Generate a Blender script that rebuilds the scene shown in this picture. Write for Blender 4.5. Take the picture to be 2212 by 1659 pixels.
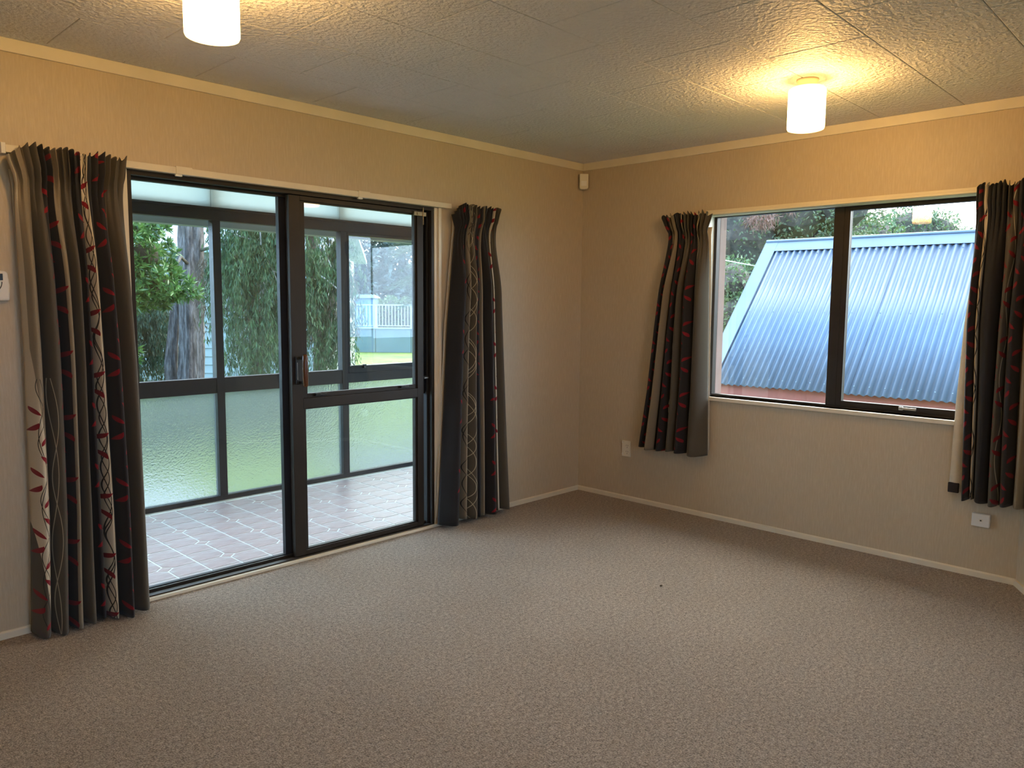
import bpy, bmesh, math, random
import numpy as np
from mathutils import Vector, Matrix

# ------------------------------------------------------------------ reset
for o in list(bpy.data.objects):
    bpy.data.objects.remove(o, do_unlink=True)
S = bpy.context.scene
C = S.collection
random.seed(7)
RNG = np.random.default_rng(11)

# ------------------------------------------------------------------ camera
cd = bpy.data.cameras.new('camera')
cd.sensor_fit = 'HORIZONTAL'
cd.sensor_width = 36.0
cd.lens = 1661.69 / 2212 * 36.0
cd.clip_start = 0.05
cd.clip_end = 400
cam = bpy.data.objects.new('camera', cd)
C.objects.link(cam)
_r = Vector((0.69462273, -0.71932835, 0.00812358))
_u = Vector((0.06748112, 0.07639792, 0.99479126))
_f = Vector((0.71620218, 0.69045643, -0.10160882))
M = Matrix(((_r.x, _u.x, -_f.x), (_r.y, _u.y, -_f.y), (_r.z, _u.z, -_f.z))).to_4x4()
M.translation = Vector((-4.45959, -3.59978, 1.37753))
cam.matrix_world = M
S.camera = cam

# ------------------------------------------------------------------ world, overcast evening sky
W = bpy.data.worlds.new('overcast_sky')
S.world = W
W.use_nodes = True
bg = W.node_tree.nodes['Background']
wt = W.node_tree
tcw = wt.nodes.new('ShaderNodeTexCoord')
dt = wt.nodes.new('ShaderNodeVectorMath'); dt.operation = 'DOT_PRODUCT'
wt.links.new(tcw.outputs['Generated'], dt.inputs[0])
dt.inputs[1].default_value = Vector((0.83, 0.05, 0.50)).normalized()
mr = wt.nodes.new('ShaderNodeMapRange'); mr.interpolation_type = 'SMOOTHSTEP'
mr.inputs['From Min'].default_value = 0.25; mr.inputs['From Max'].default_value = 1.0
wt.links.new(dt.outputs['Value'], mr.inputs['Value'])
mw = wt.nodes.new('ShaderNodeMix'); mw.data_type = 'RGBA'
wt.links.new(mr.outputs[0], mw.inputs[0])
mw.inputs[6].default_value = (1.35, 2.35, 3.70, 1)       # blue evening cloud
mw.inputs[7].default_value = (6.6, 6.6, 6.3, 1)          # bright cloud on the side where the sun has gone down
wt.links.new(mw.outputs[2], bg.inputs['Color'])
bg.inputs['Strength'].default_value = 1.0
sun = bpy.data.lights.new('soft_sky_glow', 'SUN')     # veiled low sun behind thin cloud
sun.energy = 2.6
sun.angle = math.radians(70)
sun.color = (0.80, 0.92, 1.0)
suno = bpy.data.objects.new('soft_sky_glow', sun)
C.objects.link(suno)
suno.rotation_euler = (-Vector((-0.45, 0.75, 0.55))).to_track_quat('-Z', 'Y').to_euler()
LAMP = 43.0            # radiance of the lit lamp shades
S.view_settings.view_transform = 'Standard'
S.view_settings.look = 'None'
S.view_settings.exposure = 1.12
S.view_settings.gamma = 1.0
S.view_settings.use_curve_mapping = False


# ------------------------------------------------------------------ node expression helper
class N:
    """tiny wrapper: arithmetic on node sockets"""
    t = None

    def __init__(self, s):
        self.s = s

    @staticmethod
    def m(op, *a, clamp=False):
        n = N.t.nodes.new('ShaderNodeMath')
        n.operation = op
        n.use_clamp = clamp
        for i, v in enumerate(a):
            if isinstance(v, N):
                N.t.links.new(v.s, n.inputs[i])
            else:
                n.inputs[i].default_value = v
        return N(n.outputs[0])

    def __add__(s, o): return N.m('ADD', s, o)
    def __radd__(s, o): return N.m('ADD', o, s)
    def __sub__(s, o): return N.m('SUBTRACT', s, o)
    def __rsub__(s, o): return N.m('SUBTRACT', o, s)
    def __mul__(s, o): return N.m('MULTIPLY', s, o)
    def __rmul__(s, o): return N.m('MULTIPLY', o, s)
    def __truediv__(s, o): return N.m('DIVIDE', s, o)
    def __lt__(s, o): return N.m('LESS_THAN', s, o)
    def __gt__(s, o): return N.m('GREATER_THAN', s, o)
    def abs(s): return N.m('ABSOLUTE', s)
    def sin(s): return N.m('SINE', s)
    def max(s, o): return N.m('MAXIMUM', s, o)
    def min(s, o): return N.m('MINIMUM', s, o)
    def mod(s, o): return N.m('FLOORED_MODULO', s, o)
    def clamp(s): return N.m('ADD', s, 0.0, clamp=True)


def mat(name):
    m = bpy.data.materials.new(name)
    m.use_nodes = True
    t = m.node_tree
    return m, t, t.nodes['Principled BSDF']


def coords(t, scale=(1, 1, 1), kind='Object'):
    tc = t.nodes.new('ShaderNodeTexCoord')
    mp = t.nodes.new('ShaderNodeMapping')
    mp.inputs['Scale'].default_value = scale
    t.links.new(tc.outputs[kind], mp.inputs[0])
    return mp.outputs[0]


def noise(t, vec, scale, detail=3, rough=0.55):
    n = t.nodes.new('ShaderNodeTexNoise')
    n.inputs['Scale'].default_value = scale
    n.inputs['Detail'].default_value = detail
    n.inputs['Roughness'].default_value = rough
    t.links.new(vec, n.inputs['Vector'])
    return n.outputs[0]


def ramp(t, fac, stops, interp='LINEAR'):
    n = t.nodes.new('ShaderNodeValToRGB')
    n.color_ramp.interpolation = interp
    e = n.color_ramp.elements
    while len(e) < len(stops):
        e.new(1.0)
    for i, (p, c) in enumerate(stops):
        e[i].position = p
        e[i].color = (*c, 1)
    t.links.new(fac, n.inputs[0])
    return n.outputs[0]


def mixc(t, fac, a, b):
    n = t.nodes.new('ShaderNodeMix')
    n.data_type = 'RGBA'
    for k, v in ((0, fac), (6, a), (7, b)):
        if hasattr(v, 'is_linked'):
            t.links.new(v, n.inputs[k])
        elif isinstance(v, N):
            t.links.new(v.s, n.inputs[k])
        else:
            n.inputs[k].default_value = v if k == 0 else (*v, 1)
    return n.outputs[2]


def bump(t, b, h, strength=0.3, dist=0.01):
    n = t.nodes.new('ShaderNodeBump')
    n.inputs['Strength'].default_value = strength
    n.inputs['Distance'].default_value = dist
    t.links.new(h, n.inputs['Height'])
    t.links.new(n.outputs[0], b.inputs['Normal'])


def plain(name, col, rough=0.5, metal=0.0, spec=0.5, vary=0.12, vscale=6.0):
    m, t, b = mat(name)
    v = noise(t, coords(t), vscale)
    lo = tuple(c * (1 - vary) for c in col)
    hi = tuple(min(1, c * (1 + vary)) for c in col)
    t.links.new(ramp(t, v, [(0.3, lo), (0.7, hi)]), b.inputs['Base Color'])
    b.inputs['Roughness'].default_value = rough
    b.inputs['Metallic'].default_value = metal
    b.inputs['Specular IOR Level'].default_value = spec
    return m


MT = {}
# wallpaper: beige, fine vertical streaks with a soft sheen
m, t, b = mat('wallpaper')
st = noise(t, coords(t, (120, 120, 15)), 1.0, 4, 0.6)
lg = noise(t, coords(t, (1, 1, 0.6)), 2.2, 2)
c1 = ramp(t, st, [(0.34, (0.535, 0.435, 0.305)), (0.52, (0.56, 0.46, 0.325)), (0.70, (0.60, 0.50, 0.36))])
n_ = t.nodes.new('ShaderNodeMix'); n_.data_type = 'RGBA'; n_.blend_type = 'MULTIPLY'
n_.inputs[0].default_value = 0.25
t.links.new(c1, n_.inputs[6])
t.links.new(ramp(t, lg, [(0.3, (0.86, 0.85, 0.84)), (0.7, (1, 1, 1))]), n_.inputs[7])
t.links.new(n_.outputs[2], b.inputs['Base Color'])
rr = ramp(t, st, [(0.4, (0.55,) * 3), (0.65, (0.36,) * 3)])
t.links.new(rr, b.inputs['Roughness'])
b.inputs['Specular IOR Level'].default_value = 0.45
bump(t, b, st, 0.28, 0.004)
MT['wallpaper'] = m

# ceiling tile: off-white pebbled vinyl
m, t, b = mat('ceiling_vinyl')
co = coords(t)
pb = noise(t, co, 55, 3, 0.5)
b.inputs['Base Color'].default_value = (0.60, 0.585, 0.55, 1)
t.links.new(ramp(t, noise(t, co, 2.0), [(0.3, (0.68, 0.69, 0.71)), (0.7, (0.73, 0.74, 0.76))]), b.inputs['Base Color'])
b.inputs['Roughness'].default_value = 0.55
b.inputs['Specular IOR Level'].default_value = 0.3
bump(t, b, pb, 0.95, 0.014)
MT['ceiling'] = m
MT['ceiling_joint'] = plain('ceiling_joint', (0.55, 0.52, 0.46), 0.8)

# carpet
m, t, b = mat('carpet')
co = coords(t)
f1 = noise(t, co, 170, 2, 0.7)
f2 = noise(t, co, 62, 3, 0.7)
f3 = noise(t, co, 1.6, 3)
N.t = t
h = N(f1) * 0.6 + N(f2) * 0.4
cA = ramp(t, h.s, [(0.36, (0.10, 0.076, 0.056)), (0.5, (0.34, 0.27, 0.21)), (0.60, (0.53, 0.43, 0.345)), (0.72, (0.78, 0.66, 0.54))])
n_ = t.nodes.new('ShaderNodeMix'); n_.data_type = 'RGBA'; n_.blend_type = 'MULTIPLY'
n_.inputs[0].default_value = 1.0
t.links.new(cA, n_.inputs[6])
t.links.new(ramp(t, f3, [(0.3, (0.86, 0.85, 0.84)), (0.7, (1, 1, 1))]), n_.inputs[7])
t.links.new(n_.outputs[2], b.inputs['Base Color'])
b.inputs['Roughness'].default_value = 0.95
b.inputs['Specular IOR Level'].default_value = 0.1
b.inputs['Sheen Weight'].default_value = 0.25
b.inputs['Sheen Roughness'].default_value = 0.5
bump(t, b, h.s, 1.0, 0.012)
MT['carpet'] = m

MT['trim'] = plain('cream_gloss_paint', (0.74, 0.67, 0.53), 0.4, vary=0.05)
MT['white'] = plain('white_paint', (0.80, 0.79, 0.75), 0.45, vary=0.04)
MT['plastic'] = plain('ivory_plastic', (0.76, 0.70, 0.57), 0.35, vary=0.03)
MT['whiteplastic'] = plain('white_plastic', (0.82, 0.79, 0.74), 0.35, vary=0.03)
MT['bronze'] = plain('bronze_anodised_aluminium', (0.024, 0.018, 0.014), 0.45, 0.0, 0.3, vary=0.15)
MT['bronze2'] = plain('dark_grey_aluminium', (0.016, 0.016, 0.020), 0.45, 0.0, 0.3, vary=0.15)
MT['black'] = plain('black_plastic', (0.012, 0.012, 0.012), 0.4)
MT['rubber'] = plain('black_rubber', (0.008, 0.008, 0.008), 0.7)
MT['chrome'] = plain('satin_metal', (0.62, 0.60, 0.56), 0.28, 0.9, vary=0.05)
MT['brass'] = plain('dull_brass', (0.28, 0.23, 0.14), 0.35, 0.85, vary=0.1)
MT['lining'] = plain('cream_lining_cloth', (0.62, 0.55, 0.43), 0.9, spec=0.1, vary=0.05, vscale=40)
MT['screen'] = plain('dark_display', (0.014, 0.013, 0.011), 0.25)
MT['mount'] = plain('cream_lamp_mount', (0.72, 0.62, 0.42), 0.35, vary=0.04)

# varnished timber handle
m, t, b = mat('varnished_timber')
g = noise(t, coords(t, (60, 60, 4)), 1.0, 4)
t.links.new(ramp(t, g, [(0.35, (0.05, 0.017, 0.006)), (0.65, (0.14, 0.052, 0.018))]), b.inputs['Base Color'])
b.inputs['Roughness'].default_value = 0.25
MT['timber'] = m

# thin clear glass
m, t, b = mat('clear_glass')
t.nodes.remove(b)
out = t.nodes['Material Output']
tr = t.nodes.new('ShaderNodeBsdfTransparent'); tr.inputs[0].default_value = (0.965, 0.985, 0.985, 1)
gl = t.nodes.new('ShaderNodeBsdfGlossy'); gl.inputs['Roughness'].default_value = 0.0
lw = t.nodes.new('ShaderNodeLayerWeight'); lw.inputs['Blend'].default_value = 0.5
N.t = t
F = N.m('POWER', N(lw.outputs['Facing']), 5.0) * 0.958 + 0.042
mx = t.nodes.new('ShaderNodeMixShader')
t.links.new(F.s, mx.inputs[0]); t.links.new(tr.outputs[0], mx.inputs[1]); t.links.new(gl.outputs[0], mx.inputs[2])
t.links.new(mx.outputs[0], out.inputs['Surface'])
MT['glass'] = m

# obscure (hammered) glass
m, t, b = mat('obscure_glass')
t.nodes.remove(b)
out = t.nodes['Material Output']
rf = t.nodes.new('ShaderNodeBsdfRefraction'); rf.inputs['Roughness'].default_value = 0.2; rf.inputs['IOR'].default_value = 1.3
rf.inputs['Color'].default_value = (0.69, 0.73, 0.72, 1)
tl = t.nodes.new('ShaderNodeBsdfTranslucent'); tl.inputs[0].default_value = (0.80, 0.88, 0.84, 1)
mx = t.nodes.new('ShaderNodeMixShader'); mx.inputs[0].default_value = 0.06
co = coords(t)
hb = noise(t, co, 70, 2)
bn = t.nodes.new('ShaderNodeBump'); bn.inputs['Strength'].default_value = 0.6; bn.inputs['Distance'].default_value = 0.01
t.links.new(hb, bn.inputs['Height'])
t.links.new(bn.outputs[0], rf.inputs['Normal']); t.links.new(bn.outputs[0], tl.inputs['Normal'])
gl = t.nodes.new('ShaderNodeBsdfGlossy'); gl.inputs['Roughness'].default_value = 0.3
t.links.new(bn.outputs[0], gl.inputs['Normal'])
m2 = t.nodes.new('ShaderNodeMixShader'); m2.inputs[0].default_value = 0.05
t.links.new(rf.outputs[0], mx.inputs[1]); t.links.new(tl.outputs[0], mx.inputs[2])
t.links.new(mx.outputs[0], m2.inputs[1]); t.links.new(gl.outputs[0], m2.inputs[2])
t.links.new(m2.outputs[0], out.inputs['Surface'])
MT['obscure'] = m

# lit opal glass shade: warm, the bulb sits high so the bottom end is dimmer
m, t, b = mat('lit_opal_glass')
tc = t.nodes.new('ShaderNodeTexCoord')
sx = t.nodes.new('ShaderNodeSeparateXYZ')
t.links.new(tc.outputs['Object'], sx.inputs[0])
N.t = t
zz = N.m('MULTIPLY', N(sx.outputs[2]) + 0.22, 1 / 0.18, clamp=True)
hot = N.m('SUBTRACT', 1.0, (zz - 0.48).abs() * 2.0, clamp=True)
strg = (hot * 1.05 + 0.045) * LAMP
t.links.new(strg.s, b.inputs['Emission Strength'])
b.inputs['Emission Color'].default_value = (1.0, 0.55, 0.17, 1)
b.inputs['Base Color'].default_value = (0.85, 0.82, 0.75, 1)
b.inputs['Roughness'].default_value = 0.3
MT['opal'] = m

# vinyl floor of the sunroom
m, t, b = mat('stone_print_vinyl')
co = coords(t, (1, 2.6, 1))
v1 = noise(t, co, 7.0, 5, 0.65)
v2 = noise(t, coords(t), 2.0, 3)
cc = ramp(t, v1, [(0.32, (0.31, 0.23, 0.25)), (0.47, (0.42, 0.27, 0.28)), (0.56, (0.41, 0.375, 0.40)), (0.7, (0.57, 0.53, 0.57))])
cc = mixc(t, ramp(t, v2, [(0.42, (0, 0, 0)), (0.62, (1, 1, 1))]), cc, (0.46, 0.25, 0.24))
cc2 = mixc(t, 0.5, cc, ramp(t, v1, [(0.3, (0.38, 0.30, 0.30)), (0.7, (0.56, 0.50, 0.51))]))
t.links.new(cc2, b.inputs['Base Color'])
b.inputs['Roughness'].default_value = 0.35
bump(t, b, v1, 0.2, 0.004)
MT['vinyl'] = m
MT['grout'] = plain('pale_grout', (0.72, 0.72, 0.70), 0.6, vary=0.05)
m, t, b = mat('translucent_white_sheet')
tl = t.nodes.new('ShaderNodeBsdfTranslucent'); tl.inputs[0].default_value = (0.47, 0.50, 0.46, 1)
mx = t.nodes.new('ShaderNodeMixShader'); mx.inputs[0].default_value = 0.90
b.inputs['Roughness'].default_value = 0.4
t.links.new(ramp(t, noise(t, coords(t), 2.0), [(0.3, (0.66, 0.68, 0.66)), (0.7, (0.74, 0.76, 0.74))]), b.inputs['Base Color'])
t.links.new(b.outputs[0], mx.inputs[1]); t.links.new(tl.outputs[0], mx.inputs[2])
t.links.new(mx.outputs[0], t.nodes['Material Output'].inputs['Surface'])
MT['sheet'] = m
MT['sun_ceiling'] = plain('pale_roof_lining', (0.78, 0.82, 0.80), 0.5, vary=0.03, vscale=1.0)

# outside
MT['zinc'] = plain('galvanised_steel', (0.085, 0.118, 0.165), 0.42, 0.2, vary=0.08, vscale=3)
MT['redpaint'] = plain('red_brown_paint', (0.24, 0.075, 0.06), 0.6, vary=0.15)
MT['bark'] = None
MT['facing'] = plain('weathered_pink_facing', (0.17, 0.10, 0.09), 0.7)
m, t, b = mat('fissured_bark')
g = noise(t, coords(t, (9, 9, 1.6)), 2.4, 6, 0.7)
t.links.new(ramp(t, g, [(0.35, (0.03, 0.022, 0.02)), (0.5, (0.13, 0.105, 0.10)), (0.68, (0.30, 0.265, 0.26))]), b.inputs['Base Color'])
b.inputs['Roughness'].default_value = 0.9
bump(t, b, g, 1.0, 0.12)
MT['bark'] = m
MT['twig_and_core'] = plain('dark_twigs_and_core', (0.07, 0.055, 0.04), 0.9, vary=0.4, vscale=12)  # branch colour; also the dark crown cores painted for inner shade
MT['palebranch'] = plain('pale_dead_branch', (0.42, 0.38, 0.34), 0.9, vary=0.2)


def leafmat(name, a, b_, rough=0.45, transl=0.25, sc=9.0):
    m, t, b = mat(name)
    v = noise(t, coords(t), sc, 2, 0.7)
    col = ramp(t, v, [(0.3, a), (0.7, b_)])
    t.links.new(col, b.inputs['Base Color'])
    b.inputs['Roughness'].default_value = rough
    tl = t.nodes.new('ShaderNodeBsdfTranslucent')
    t.links.new(col, tl.inputs[0])
    mx = t.nodes.new('ShaderNodeMixShader'); mx.inputs[0].default_value = transl
    t.links.new(b.outputs[0], mx.inputs[1]); t.links.new(tl.outputs[0], mx.inputs[2])
    t.links.new(mx.outputs[0], t.nodes['Material Output'].inputs['Surface'])
    return m


MT['leaf_bright'] = leafmat('glossy_green_leaf', (0.022, 0.075, 0.022), (0.14, 0.26, 0.065), 0.25)
MT['leaf_weep'] = leafmat('drooping_conifer_needles', (0.012, 0.042, 0.018), (0.075, 0.145, 0.05), 0.7)
MT['leaf_brown'] = leafmat('browned_conifer_needles', (0.04, 0.03, 0.022), (0.13, 0.095, 0.065), 0.8)
MT['leaf_dark'] = leafmat('dark_conifer_needles', (0.012, 0.03, 0.016), (0.05, 0.09, 0.045), 0.7)
MT['leaf_hedge'] = leafmat('hedge_leaf', (0.05, 0.08, 0.04), (0.19, 0.22, 0.11), 0.6)
MT['leaf_mid'] = leafmat('mid_green_leaf', (0.04, 0.085, 0.03), (0.15, 0.21, 0.075), 0.5)
MT['leaf_olive'] = leafmat('olive_tree_leaf', (0.06, 0.10, 0.05), (0.17, 0.22, 0.10), 0.5, sc=2.5)
MT['leaf_far'] = leafmat('far_blue_green_leaf', (0.015, 0.035, 0.035), (0.05, 0.085, 0.07), 0.6, 0.1, 1.0)
MT['leaf_red'] = leafmat('dead_red_brown_frond', (0.14, 0.06, 0.04), (0.34, 0.19, 0.14), 0.8)
MT['grass'] = None
m, t, b = mat('lawn_grass')
g = noise(t, coords(t), 0.35, 6, 0.7)
t.links.new(ramp(t, g, [(0.35, (0.05, 0.085, 0.010)), (0.65, (0.17, 0.21, 0.025))]), b.inputs['Base Color'])
b.inputs['Roughness'].default_value = 0.9
MT['grass'] = m
MT['paleblue'] = plain('pale_painted_cladding', (0.20, 0.235, 0.23), 0.6, vary=0.05)
MT['concrete'] = plain('painted_concrete', (0.10, 0.145, 0.16), 0.8, vary=0.1, vscale=1.0)
MT['roofblue'] = plain('blue_grey_roof', (0.26, 0.32, 0.38), 0.6, vary=0.08)
MT['path'] = plain('pale_concrete', (0.24, 0.24, 0.23), 0.8, vary=0.12, vscale=3)
MT['railpaint'] = plain('weathered_white_rail', (0.34, 0.36, 0.37), 0.5, vary=0.05)
MT['paving'] = plain('grey_paving', (0.085, 0.10, 0.10), 0.8, vary=0.15, vscale=2)
MT['navy'] = plain('blue_shed_paint', (0.10, 0.18, 0.32), 0.6, vary=0.1)


# ------------------------------------------------------------------ geometry helpers
class G:
    def __init__(self):
        self.v, self.f, self.mi = [], [], []

    def add(self, verts, faces, mi=0):
        o = len(self.v)
        self.v += [tuple(p) for p in verts]
        self.f += [tuple(i + o for i in f) for f in faces]
        self.mi += [mi] * len(faces)
        return self

    def box(self, x0, x1, y0, y1, z0, z1, mi=0):
        v = [(x, y, z) for z in (z0, z1) for y in (y0, y1) for x in (x0, x1)]
        return self.add(v, [(0, 2, 3, 1), (4, 5, 7, 6), (0, 1, 5, 4), (2, 6, 7, 3), (0, 4, 6, 2), (1, 3, 7, 5)], mi)

    def prism(self, poly, h0, h1, axis='z', mi=0):
        n = len(poly)
        def P(a, b_, h):
            return {'z': (a, b_, h), 'x': (h, a, b_), 'y': (a, h, b_)}[axis]
        v = [P(a, b_, h0) for a, b_ in poly] + [P(a, b_, h1) for a, b_ in poly]
        f = [tuple(range(n))[::-1], tuple(range(n, 2 * n))] + [(i, (i + 1) % n, n + (i + 1) % n, n + i) for i in range(n)]
        return self.add(v, f, mi)

    def tube(self, pts, rad, n=8, caps=True, mi=0):
        pts = [Vector(p) for p in pts]
        rads = rad if isinstance(rad, (list, tuple)) else [rad] * len(pts)
        vs = []
        up = Vector((0.13, 0.27, 0.95))
        for i, p in enumerate(pts):
            d = (pts[min(i + 1, len(pts) - 1)] - pts[max(i - 1, 0)]).normalized()
            a = d.cross(up)
            if a.length < 1e-3:
                a = d.cross(Vector((1, 0, 0)))
            a.normalize(); bb = a.cross(d)
            for k in range(n):
                th = 2 * math.pi * k / n
                vs.append(p + (a * math.cos(th) + bb * math.sin(th)) * rads[i])
        f = []
        for i in range(len(pts) - 1):
            for k in range(n):
                f.append((i * n + k, i * n + (k + 1) % n, (i + 1) * n + (k + 1) % n, (i + 1) * n + k))
        if caps:
            f.append(tuple(range(n))[::-1]); f.append(tuple((len(pts) - 1) * n + k for k in range(n)))
        return self.add(vs, f, mi)

    def lathe(self, prof, n=32, mi=0):
        vs = [(r * math.cos(2 * math.pi * k / n), r * math.sin(2 * math.pi * k / n), z) for r, z in prof for k in range(n)]
        f = [(i * n + k, i * n + (k + 1) % n, (i + 1) * n + (k + 1) % n, (i + 1) * n + k) for i in range(len(prof) - 1) for k in range(n)]
        f.append(tuple(range(n))[::-1]); f.append(tuple((len(prof) - 1) * n + k for k in range(n)))
        return self.add(vs, f, mi)

    def obj(self, name, mats, parent=None, bevel=0.0, smooth=False, seg=2):
        me = bpy.data.meshes.new(name)
        me.from_pydata(self.v, [], self.f)
        bmx = bmesh.new(); bmx.from_mesh(me)
        bmesh.ops.recalc_face_normals(bmx, faces=bmx.faces)
        bmx.to_mesh(me); bmx.free()
        if not isinstance(mats, (list, tuple)):
            mats = [mats]
        for mm in mats:
            me.materials.append(MT[mm] if isinstance(mm, str) else mm)
        if len(mats) > 1:
            me.polygons.foreach_set('material_index', self.mi)
        if smooth:
            me.polygons.foreach_set('use_smooth', [True] * len(me.polygons))
        o = bpy.data.objects.new(name, me)
        C.objects.link(o)
        if parent:
            o.parent = parent
        if bevel:
            bv = o.modifiers.new('bevel', 'BEVEL')
            bv.width = bevel; bv.segments = seg; bv.limit_method = 'ANGLE'
        return o


def empty(name, loc=(0, 0, 0), parent=None):
    o = bpy.data.objects.new(name, None)
    o.location = loc
    o.empty_display_size = 0.1
    C.objects.link(o)
    if parent:
        o.parent = parent
    return o


def tag(o, label=None, cat=None, group=None, kind=None):
    if label: o['label'] = label
    if cat: o['category'] = cat
    if group: o['group'] = group
    if kind: o['kind'] = kind
    return o


def box(name, b, m, parent=None, bevel=0.0):
    return G().box(*b).obj(name, m, parent, bevel)


H = 2.4
T = 0.12        # wall thickness
XL, YB = -5.7, -5.4
BAYX, BAYY = 0.0, -2.826
BX2, BY2 = -0.95, BAYY - 0.95 * 0.574

# ------------------------------------------------------------------ the room shell
fl = box('floor', (XL - .1, T * .5, YB - .1, 0.0, -0.12, 0.0), 'carpet')
tag(fl, 'grey brown loop pile carpet covering the whole room', 'carpet', kind='structure')

DX0, DX1, DZ = -3.165, -1.412, 1.958      # sliding door opening
wl = G()
wl.box(XL - .1, DX0, 0, T, -0.3, H + .05)
wl.box(DX1, T, 0, T, -0.3, H + .05)
wl.box(DX0, DX1, 0, T, DZ, H + .05)
wl.box(DX0, DX1, 0.001, T, -0.3, -0.02)
tag(wl.obj('wall_left', 'wallpaper'), 'beige streaked wallpaper wall around the sliding glass door', 'wall', kind='structure')

WY0, WY1, WZ0, WZ1 = -1.025, -2.70, 0.800, 1.962   # right window opening
wr = G()
wr.box(0, T, WY0, 0, -0.3, H + .05)
wr.box(0, T, BAYY - .05, WY1, -0.3, H + .05)
wr.box(0, T, WY1, WY0, -0.3, WZ0)
wr.box(0, T, WY1, WY0, WZ1, H + .05)
tag(wr.obj('wall_right', 'wallpaper'), 'beige wallpaper wall around the two-pane window', 'wall', kind='structure')

by = G()
dx, dy = BX2 - BAYX, BY2 - BAYY
L_ = math.hypot(dx, dy); nx, ny = dy / L_, -dx / L_
if nx < 0:
    nx, ny = -nx, -ny
by.prism([(BAYX, BAYY), (BX2, BY2), (BX2 + nx * T, BY2 + ny * T), (BAYX + T, BAYY - .06)], -0.3, H + .05)
by.box(BX2, BX2 + T, YB, BY2, -0.3, H + .05)
tag(by.obj('wall_bay', 'wallpaper'), 'angled beige wall turning towards the room at the right edge', 'wall', kind='structure')
wb = G(); QX0, QX1, QZ0, QZ1 = -5.0, -2.8, 0.80, 2.05
wb.box(XL, QX0, YB - T, YB, -0.3, H + .05); wb.box(QX1, 0.2, YB - T, YB, -0.3, H + .05); wb.box(QX0, QX1, YB - T, YB, -0.3, QZ0); wb.box(QX0, QX1, YB - T, YB, QZ1, H + .05)
w3 = tag(empty('fill_window', ((QX0 + QX1) / 2, YB - .06, QZ0)), 'added unseen three-pane window behind the viewpoint for fill daylight', 'window', kind='structure')  # unseen window, added to let more daylight into the room
for k in range(4):
    a = QX0 + (QX1 - QX0 - .05) * k / 3
    o = box('frame_upright', (a, a + .05, YB - .09, YB - .04, QZ0, QZ1), 'bronze'); o.parent = w3; o.matrix_parent_inverse = Matrix.Translation(-w3.location)
    if k < 3:
        o = box('glass_pane', (a + .05, a + (QX1 - QX0 - .05) / 3, YB - .068, YB - .063, QZ0 + .04, QZ1 - .04), 'glass'); o.parent = w3; o.matrix_parent_inverse = Matrix.Translation(-w3.location)
for z in (QZ0, QZ1 - .04):
    o = box('frame_rail', (QX0, QX1, YB - .088, YB - .042, z, z + .04), 'bronze'); o.parent = w3; o.matrix_parent_inverse = Matrix.Translation(-w3.location)
tag(wb.obj('wall_back', 'wallpaper'), 'beige wallpaper wall behind the viewpoint', 'wall', kind='structure')
tag(box('wall_near', (XL - T, XL, YB - T, T, -0.3, H + .05), 'wallpaper'), 'beige wallpaper wall on the near left side', 'wall', kind='structure')

# ceiling: backing sheet and single running-bond tiles 600 x 400
ce = box('ceiling', (XL - T, T, YB - T, T, H + 0.004, H + 0.15), 'ceiling_joint')
tag(ce, 'off-white pebbled ceiling laid in rectangular staggered tiles', 'ceiling', kind='structure')
tile_me = None
rows = [(-0.040 - 0.4031 * k) for k in range(0, 14)]
gap = 0.0016
def ctile(x0, x1, y0, y1):
    g = G()
    e = 0.003
    v = [(x0, y0, H + .004), (x1, y0, H + .004), (x1, y1, H + .004), (x0, y1, H + .004),
         (x0, y0, H + .0015), (x1, y0, H + .0015), (x1, y1, H + .0015), (x0, y1, H + .0015),
         (x0 + e, y0 + e, H), (x1 - e, y0 + e, H), (x1 - e, y1 - e, H), (x0 + e, y1 - e, H)]
    f = [(0, 1, 5, 4), (1, 2, 6, 5), (2, 3, 7, 6), (3, 0, 4, 7), (4, 5, 9, 8), (5, 6, 10, 9), (6, 7, 11, 10), (7, 4, 8, 11), (8, 9, 10, 11)]
    g.add(v, f)
    return g
edges = [0.0] + rows + [YB]
for k in range(len(edges) - 1):
    ya, yb = edges[k], max(edges[k + 1], YB)
    if ya - yb < 0.02:
        continue
    offs = -1.06 if k % 2 == 1 else -1.362
    xs = [0.0] + [x for x in [offs + 0.6 * j for j in range(3, -10, -1)] if XL < x < -0.02] + [XL]
    for j in range(len(xs) - 1):
        if xs[j] - xs[j + 1] < 0.01:
            continue
        ctile(xs[j + 1] + gap, xs[j] - gap, yb + gap, ya - gap).obj('ceiling_tile', 'ceiling', ce)

tag(box('trim_9', (T, 0.66, BAYY - .6, 0.10, 2.30, 2.40), 'white'), 'white roof eave soffit outside above the two-pane window', 'eave', kind='structure')
# cornice boards and skirtings
tag(box('trim_1', (XL, -0.012, -0.012, 0, H - 0.052, H), 'trim', bevel=.002), 'cream cornice board above the sliding door wall', 'cornice', kind='structure')
tag(box('trim_2', (-0.012, 0, BAYY, 0, H - 0.052, H), 'trim', bevel=.002), 'cream cornice board above the two-pane window wall', 'cornice', kind='structure')
sk = G()
sk.prism([(-0.012, 0), (-0.012, 0.026), (-0.006, 0.032), (0, 0.032), (0, 0)], XL, DX0 - .0, 'x')
sk.prism([(-0.012, 0), (-0.012, 0.026), (-0.006, 0.032), (0, 0.032), (0, 0)], DX1 + .05, 0, 'x')
tag(sk.obj('baseboard_left', 'trim'), 'low cream skirting along the sliding door wall', 'skirting', kind='structure')
sk = G().prism([(-0.012, 0), (-0.012, 0.026), (-0.006, 0.032), (0, 0.032), (0, 0)], BAYY, 0, 'y')
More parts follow.
